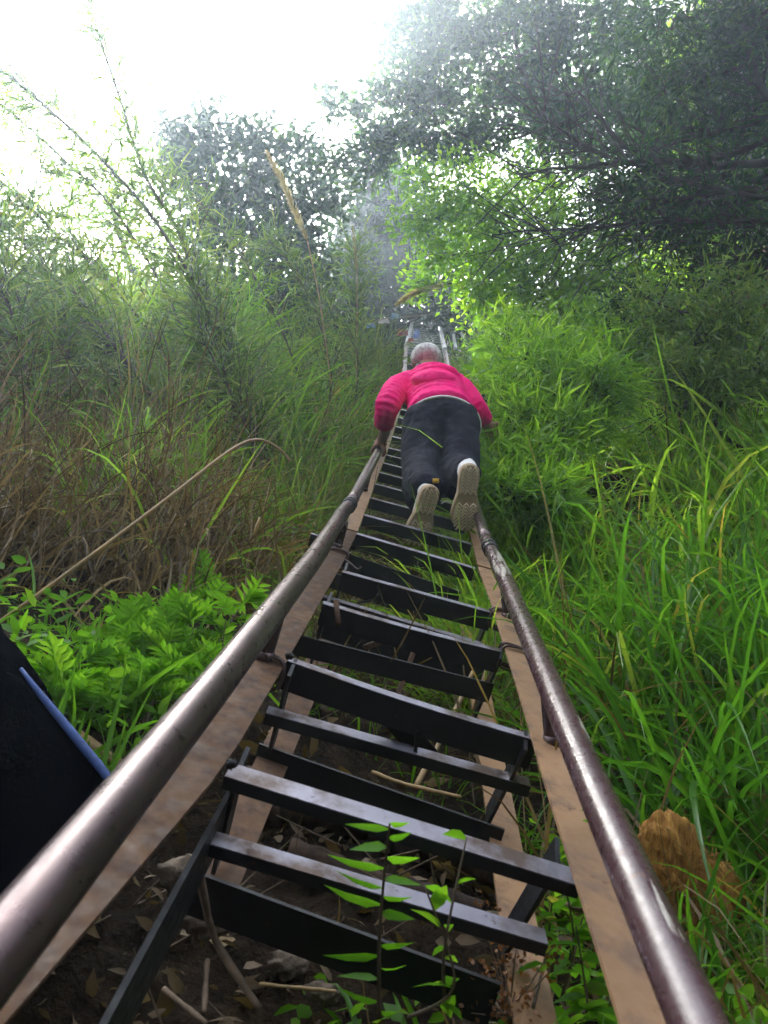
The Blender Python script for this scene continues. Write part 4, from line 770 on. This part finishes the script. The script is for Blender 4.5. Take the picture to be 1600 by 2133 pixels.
shL, elL, wrL = px(843, 800, 4.04), px(806, 846, 3.86), px(801, 900, 3.94); shR, elR, wrR = px(958, 810, 4.04), px(990, 854, 3.96), px(1011, 882, 4.02)
zh = 4.02; hr, hn, hd = axes(zh); railc = lad(-rail_u(zh), RAIL_H, zh); hand = railc + hn * .036
# body: one continuous skin
mb = MB()
for a, b_, c, ra, rb, rc in ((hipL, kneeL, ankL, .085, .06, .042), (hipR, kneeR, ankR, .085, .06, .042)): capsule(mb, [a, a * .5 + b_ * .5, b_], [ra, ra * .85, rb]); capsule(mb, [b_, b_ * .5 + c * .5, c], [rb, rb * .92, rc])
ell(mb, pel, np.stack([rt * .15, up * .12, fw * .11])); capsule(mb, [pel, (pel + chest) / 2 + fw * .02, chest], [.10, .085, .085]); ell(mb, chest, np.stack([rt * .15, up * .07, fw * .07])); capsule(mb, [chest, neck, headc], [.06, .05, .055]); ell(mb, headc, np.stack([rt * .068, nrm(up * .8 - fw * .2) * .082, fw * .085]))
for sg in (-1, 1): ell(mb, headc + rt * sg * .072 - up * .01, np.stack([rt * .012, up * .028, fw * .018]))
face = nrm(fw * .9 + up * .35); ell(mb, headc + face * .085 - up * .005, np.stack([rt * .013, up * .02, fw * .016])); ell(mb, headc + face * .075 - up * .045, np.stack([rt * .026, up * .008, fw * .012]))
for sg in (-1, 1): ell(mb, headc + face * .072 + rt * sg * .03 + up * .018, np.stack([rt * .014, up * .009, fw * .012]))
capsule(mb, [shL, elL], [.055, .042]); capsule(mb, [elL, (elL + wrL) / 2, wrL], [.042, .038, .028]); capsule(mb, [shR, elR], [.055, .042]); capsule(mb, [elR, wrR], [.042, .028])
# left hand over the handrail: palm on top, fingers round the outer side, thumb round the inner
capsule(mb, [wrL, wrL * .45 + (hand - hd * .0) * .55, hand + hn * .004], [.028, .026, .026]); ell(mb, hand + hn * .006, np.stack([hr * .036, hn * .017, hd * .044]))
def rp(a, rad, dz): return railc + (-hr * math.sin(a) + hn * math.cos(a)) * rad + hd * dz
for q, dz in enumerate((-.036, -.013, .010, .031)):
    L = (.9, 1.0, .97, .8)[q]; A_ = np.array([.25, .95, 1.6, 2.25]) * L + .15 * (1 - L); capsule(mb, [rp(A_[0], .037, dz * .85), rp(A_[1], .036, dz), rp(A_[2], .034, dz * 1.02), rp(A_[3], .032, dz * 1.03)], [.0098, .0092, .0085, .0072], 12)
capsule(mb, [rp(-.15, .038, -.03), rp(-.8, .038, -.046), rp(-1.45, .035, -.05), rp(-1.95, .032, -.048)], [.0125, .0112, .010, .0085], 12)
# right hand closing on the grass stems
hb = nrm(np.array(wrR - elR)); pc_ = wrR + hb * .055; sd_ = nrm(np.cross(hb, fw)); nn_ = np.cross(sd_, hb)
capsule(mb, [wrR, pc_], [.028, .026]); ell(mb, pc_ + hb * .01, np.stack([sd_ * .036, nn_ * .016, hb * .044]))
for q, s_ in enumerate((-.028, -.009, .010, .028)):
    L = (.8, .95, 1.0, .88)[q]; b0 = pc_ + hb * .045 + sd_ * s_; capsule(mb, [b0, b0 + (hb * .030 + nn_ * .008) * L, b0 + (hb * .044 + nn_ * .030) * L, b0 + (hb * .036 + nn_ * .050) * L], [.0095, .009, .0082, .007], 12)
capsule(mb, [pc_ - hb * .02 + sd_ * .03, pc_ + hb * .008 + sd_ * .056 + nn_ * .01, pc_ + hb * .03 + sd_ * .058 + nn_ * .028], [.0125, .011, .0085], 12)
fuse(mb, 'body', M['skin'], ps, .0055, 3)
# trousers
mb = MB(); ell(mb, px(919, 880, 3.68), np.stack([rt * .172, up * .120, fw * .15]))
for xs in ((888, 882, 876, 873), (953, 957, 960, 962)):
    capsule(mb, smooth_path([px(xs[0], 886, 3.64), px(xs[1], 915, 3.56), px(xs[2], 945, 3.48), px(xs[3], 975, 3.40)], 8), np.linspace(.112, .082, 8), 24)
capsule(mb, smooth_path([px(920, 890, 3.62), px(919, 905, 3.60)], 3), .10, 20)
capsule(mb, smooth_path([px(878, 968, 3.42), px(874, 990, 3.28), px(884, 1008, 3.12), px(894, 1018, 3.04)], 8), np.linspace(.085, .060, 8), 24)
capsule(mb, smooth_path([px(868, 985, 3.38), px(862, 1015, 3.26), px(866, 1044, 3.18)], 6), np.linspace(.062, .034, 6))
capsule(mb, smooth_path([px(957, 968, 3.42), px(960, 980, 3.28), px(966, 985, 3.12), px(971, 984, 3.03)], 8), np.linspace(.083, .058, 8), 24)
capsule(mb, smooth_path([px(936, 985, 3.36), px(941, 1010, 3.24), px(946, 1026, 3.18)], 6), np.linspace(.06, .034, 6))
def fold(pts, r): capsule(mb, smooth_path(pts, 10), r * np.sin(np.linspace(.35, 2.8, 10)), 8)
fold([px(847, 990, 3.36), px(872, 972, 3.27), px(905, 985, 3.27)], .026); fold([px(850, 1010, 3.30), px(872, 992, 3.17), px(908, 1000, 3.18)], .022); fold([px(858, 1026, 3.26), px(878, 1010, 3.06), px(905, 1012, 3.06)], .016)
fold([px(921, 1004, 3.34), px(945, 975, 3.27), px(985, 965, 3.27)], .024); fold([px(926, 1016, 3.28), px(948, 990, 3.15), px(980, 978, 3.16)], .018); fold([px(856, 905, 3.54), px(885, 925, 3.44), px(905, 965, 3.42)], .012); fold([px(985, 905, 3.54), px(965, 930, 3.44), px(935, 965, 3.42)], .012)
o = fuse(mb, 'trousers', M['navy'], ps, .009, 12, [(.20, .030), (.08, .020), (.03, .006)])
# white shirt edge under the jacket, jacket, hood
def ring(cx, cy, z, rx, ry, rz, tilt=0.0, n=40):
    th = np.linspace(0, 2 * math.pi, n + 1); c = pc(cx, cy, z); return W(c + np.stack([rx * np.cos(th), ry * np.sin(th) - tilt * np.cos(th), rz * np.sin(th + math.pi) * 0 - rz * np.sin(th)], -1))
mb = MB(); th = np.linspace(0, 2 * math.pi, 60); e1 = np.array([.180, 0, 0]); e2 = np.array([0, .135, -.06]); tube(mb, W(pc(921, 889, 3.66) + np.cos(th)[:, None] * e1 + np.sin(th)[:, None] * e2), .0075, 8, False)
mb.build('shirt_hem', M['white_cloth'], ps)
mb = MB(); spine = smooth_path([px(919, 862, 3.80), px(912, 835, 3.92), px(904, 808, 4.04), px(897, 788, 4.14)], 12); wid = np.interp(np.linspace(0, 6, 12), range(7), [.168, .164, .160, .162, .162, .15, .11])
for q, (c, ww) in enumerate(zip(spine, wid)): ell(mb, c, np.stack([rt * ww, nrm(up * .83 - fw * .56) * (.135 if q < 9 else .09), nrm(fw * .83 + up * .56) * .058]))
def sleeve(pts, rads, n):
    P = smooth_path(pts, n); rr = np.interp(np.linspace(0, 1, n), np.linspace(0, 1, len(rads)), rads)
    for i in range(n):
        d = nrm(P[min(i + 1, n - 1)] - P[max(i - 1, 0)]); a = nrm(np.cross(d, fw + .01)); b_ = np.cross(d, a); ell(mb, P[i], np.stack([a * rr[i], b_ * rr[i], d * .031]), 24)
sleeve([px(858, 800, 4.06), px(828, 812, 4.00), px(808, 845, 3.87), px(800, 884, 3.91)], [.075, .076, .066, .050], 20); sleeve([px(945, 803, 4.06), px(970, 825, 4.0), px(990, 850, 3.94), px(1008, 872, 3.99)], [.076, .072, .060, .048], 18)
fuse(mb, 'jacket', M['pink'], ps, .0075, 3, [(.05, .010), (.018, .004)])
mb = MB(); ell(mb, px(903, 791, 3.90), np.stack([rt * .116, nrm(up - fw * .2) * .056, nrm(fw + up * .2) * .085])); capsule(mb, smooth_path([px(858, 790, 4.02), px(880, 777, 3.98), px(910, 770, 3.96), px(938, 776, 3.96), px(950, 792, 3.98)], 14), .030)
fuse(mb, 'hood', M['pink'], ps, .007, 6, [(.09, .020), (.025, .004)])
# cap and hair
mb = MB(); ell(mb, headc + up * .018, np.stack([rt * .088, nrm(up * .9 - fw * .2) * .082, fw * .1])); ell(mb, headc + fw * .10 + up * .03, np.stack([rt * .07, up * .012, fw * .07]))
M['cap'] = simple('cap_cloth', (.62, .60, .58), .85, 0, .22, 26, .4, (.78, .76, .74)); t = M['cap'].node_tree; b = t.nodes['Principled BSDF']; vo = t.nodes.new('ShaderNodeTexVoronoi'); vo.feature = 'DISTANCE_TO_EDGE'; vo.inputs['Scale'].default_value = 22; g = t.nodes.new('ShaderNodeTexCoord'); t.links.new(g.outputs['Object'], vo.inputs['Vector'])
vr = ramp(t, [(.03, (.20, .19, .19)), (.10, (1, 1, 1))], vo.outputs['Distance']); mx = t.nodes.new('ShaderNodeMix'); mx.data_type = 'RGBA'; mx.blend_type = 'MULTIPLY'; mx.inputs[0].default_value = .4; src = b.inputs['Base Color'].links[0].from_socket; t.links.new(src, mx.inputs[6]); t.links.new(vr.outputs[0], mx.inputs[7]); t.links.new(mx.outputs[2], b.inputs['Base Color']); fuse(mb, 'cap', M['cap'], ps, .006, 3, [(.03, .006)])
mb = MB(); ell(mb, headc - up * .045 - fw * .055, np.stack([rt * .066, up * .036, fw * .06])); capsule(mb, smooth_path([headc - up * .04 - fw * .03 + rt * .03, headc - up * .05 - fw * .05 + rt * .06, headc - up * .06 + rt * .08], 8), [.03, .026, .022, .02, .018, .016, .014, .01]); fuse(mb, 'hair', M['hair'], ps, .006, 2, [(.012, .008)])
# sneakers seen from below
def shoe(heel, toe, nrml, wsc, ank):
    heel, toe = np.asarray(heel), np.asarray(toe); L = np.linalg.norm(toe - heel); a = (toe - heel) / L; n_ = nrm(nrml - a * (nrml @ a)); s_ = np.cross(a, n_)
    t_ = np.linspace(0, 1, 40); hw = np.interp(t_, [0, .03, .08, .2, .42, .6, .75, .88, .96, 1.0], [.008, .022, .030, .0335, .031, .041, .046, .040, .025, .006]) * wsc
    cen = np.interp(t_, [0, .4, .75, 1], [0, .002, .004, -.004])
    top = [heel + a * L * q + s_ * (c_ + h_) for q, c_, h_ in zip(t_, cen, hw)]; bot = [heel + a * L * q + s_ * (c_ - h_) for q, c_, h_ in zip(t_, cen, hw)]; loop = np.array(top + bot[::-1]); m_ = len(loop); cc = loop.mean(0)
    rockr = np.array(list(t_) + list(t_[::-1])); loop = loop - n_ * (.012 * np.clip(rockr - .75, 0, 1) / .25)[:, None]
    mb = MB(); inn = cc + (loop - cc) * .95; V = np.concatenate([inn + n_ * .004, loop, loop - n_ * .024]); j = np.arange(m_); j2 = (j + 1) % m_
    mb.add(V, np.concatenate([np.stack([j, j2, m_ + j2, m_ + j], -1), np.stack([m_ + j, m_ + j2, 2 * m_ + j2, 2 * m_ + j], -1)])); k = 40; V2 = inn + n_ * .004; q = np.arange(k - 1); mb.add(V2, np.stack([q, m_ - 1 - q, m_ - 2 - q, q + 1], -1))
    so = mb.build('sole', M['sole'], sh)
    mb = MB()                                       # chevron tread, paler ridges; groove dirt and shade are in the sole's colour
    for v in np.arange(.05, .96, .048):
        if .40 < v < .56: continue
        hwv = np.interp(v, t_, hw) * .86; cv = np.interp(v, t_, cen); xs = np.linspace(-1, 1, 13); zz = np.abs(((xs * 1.5 + .5) % 1) - .5) * .034
        P = heel + a * (L * v) + s_[None] * (cv + xs * hwv)[:, None] + a[None] * zz[:, None] + n_ * (.0045 - .012 * max(v - .75, 0) / .25); tube(mb, P, .0037, 5)
    mb.build('tread', M['tread'], so)
    mb = MB(); Pm = [heel + a * L * .12 - n_ * .05, heel + a * L * .35 - n_ * .055, heel + a * L * .62 - n_ * .042, heel + a * L * .86 - n_ * .030]; capsule(mb, Pm, np.array([.032, .032, .036, .026]) * min(wsc, 1.06)); capsule(mb, [heel + a * L * .15 - n_ * .04, ank], [.034 * wsc, .042])
    fuse(mb, 'upper', M['canvas'], sh, .005, 3)
for (h_, t2, n_, ws, ak) in ((px(901, 1012, 2.96), px(866, 1140, 3.02), -fw * 1 + rt * .25, 1.18, ankL), (px(981, 966, 2.93), px(967, 1108, 2.98), -fw + rt * .1, 1.2, ankR)):
    sh = MB(); capsule(sh, [ak, ak + nrm(ak - h_) * .03], [.036, .038]); sh = sh.build('shoe', M['canvas'], ps); shoe(h_, t2, nrm(n_), ws, ak)
mb = MB(); hL = px(908, 1008, 2.935); box(mb, hL + up * .012, rt * .012, up * .009, fw * .003); M['yellow'] = simple('yellow_tab', (.75, .42, .03), .6); mb.build('heel_tab', M['yellow'], ps)
mb = MB(); c = px(940, 1045, 3.02); tube(mb, smooth_path([c, c - rt * .022 + up * .002, c - rt * .04 - up * .008], 6), .003, 6); mb.build('lace', M['canvas'], ps)

# ------------------------------------------------------------------ the air: a mist volume added for the veil of glare
def glare_haze(density):
    mb = MB(); bb = [np.array(o.matrix_world @ Vector(v)) if o.parent is None else np.array(o.parent.location) + np.array(v) for o in bpy.data.objects if o.type == 'MESH' for v in o.bound_box]; bb = np.array(bb + [CAM]); lo, hi = bb.min(0) - 1, bb.max(0) + 1; print('BOUNDS', lo, hi); c = (lo + hi) / 2; e = (hi - lo) / 2
    box(mb, c, [e[0], 0, 0], [0, e[1], 0], [0, 0, e[2]]); bpy.context.view_layer.update(); m = bpy.data.materials.new('glare_haze'); m.use_nodes = True; t = m.node_tree; t.nodes.remove(t.nodes['Principled BSDF'])
    v = t.nodes.new('ShaderNodeVolumePrincipled'); v.inputs['Color'].default_value = (.72, .86, 1.0, 1); v.inputs['Density'].default_value = density; v.inputs['Anisotropy'].default_value = .7
    t.links.new(v.outputs[0], t.nodes['Material Output'].inputs['Volume']);
    tag(mb.build('glare_haze', m, None, None, False), 'thin mist added to the air in place of veiling glare', None, None, 'stuff')
bpy.context.view_layer.update()
glare_haze(.0080)
for o in bpy.data.objects:
    if '_loc' in o: del o['_loc']
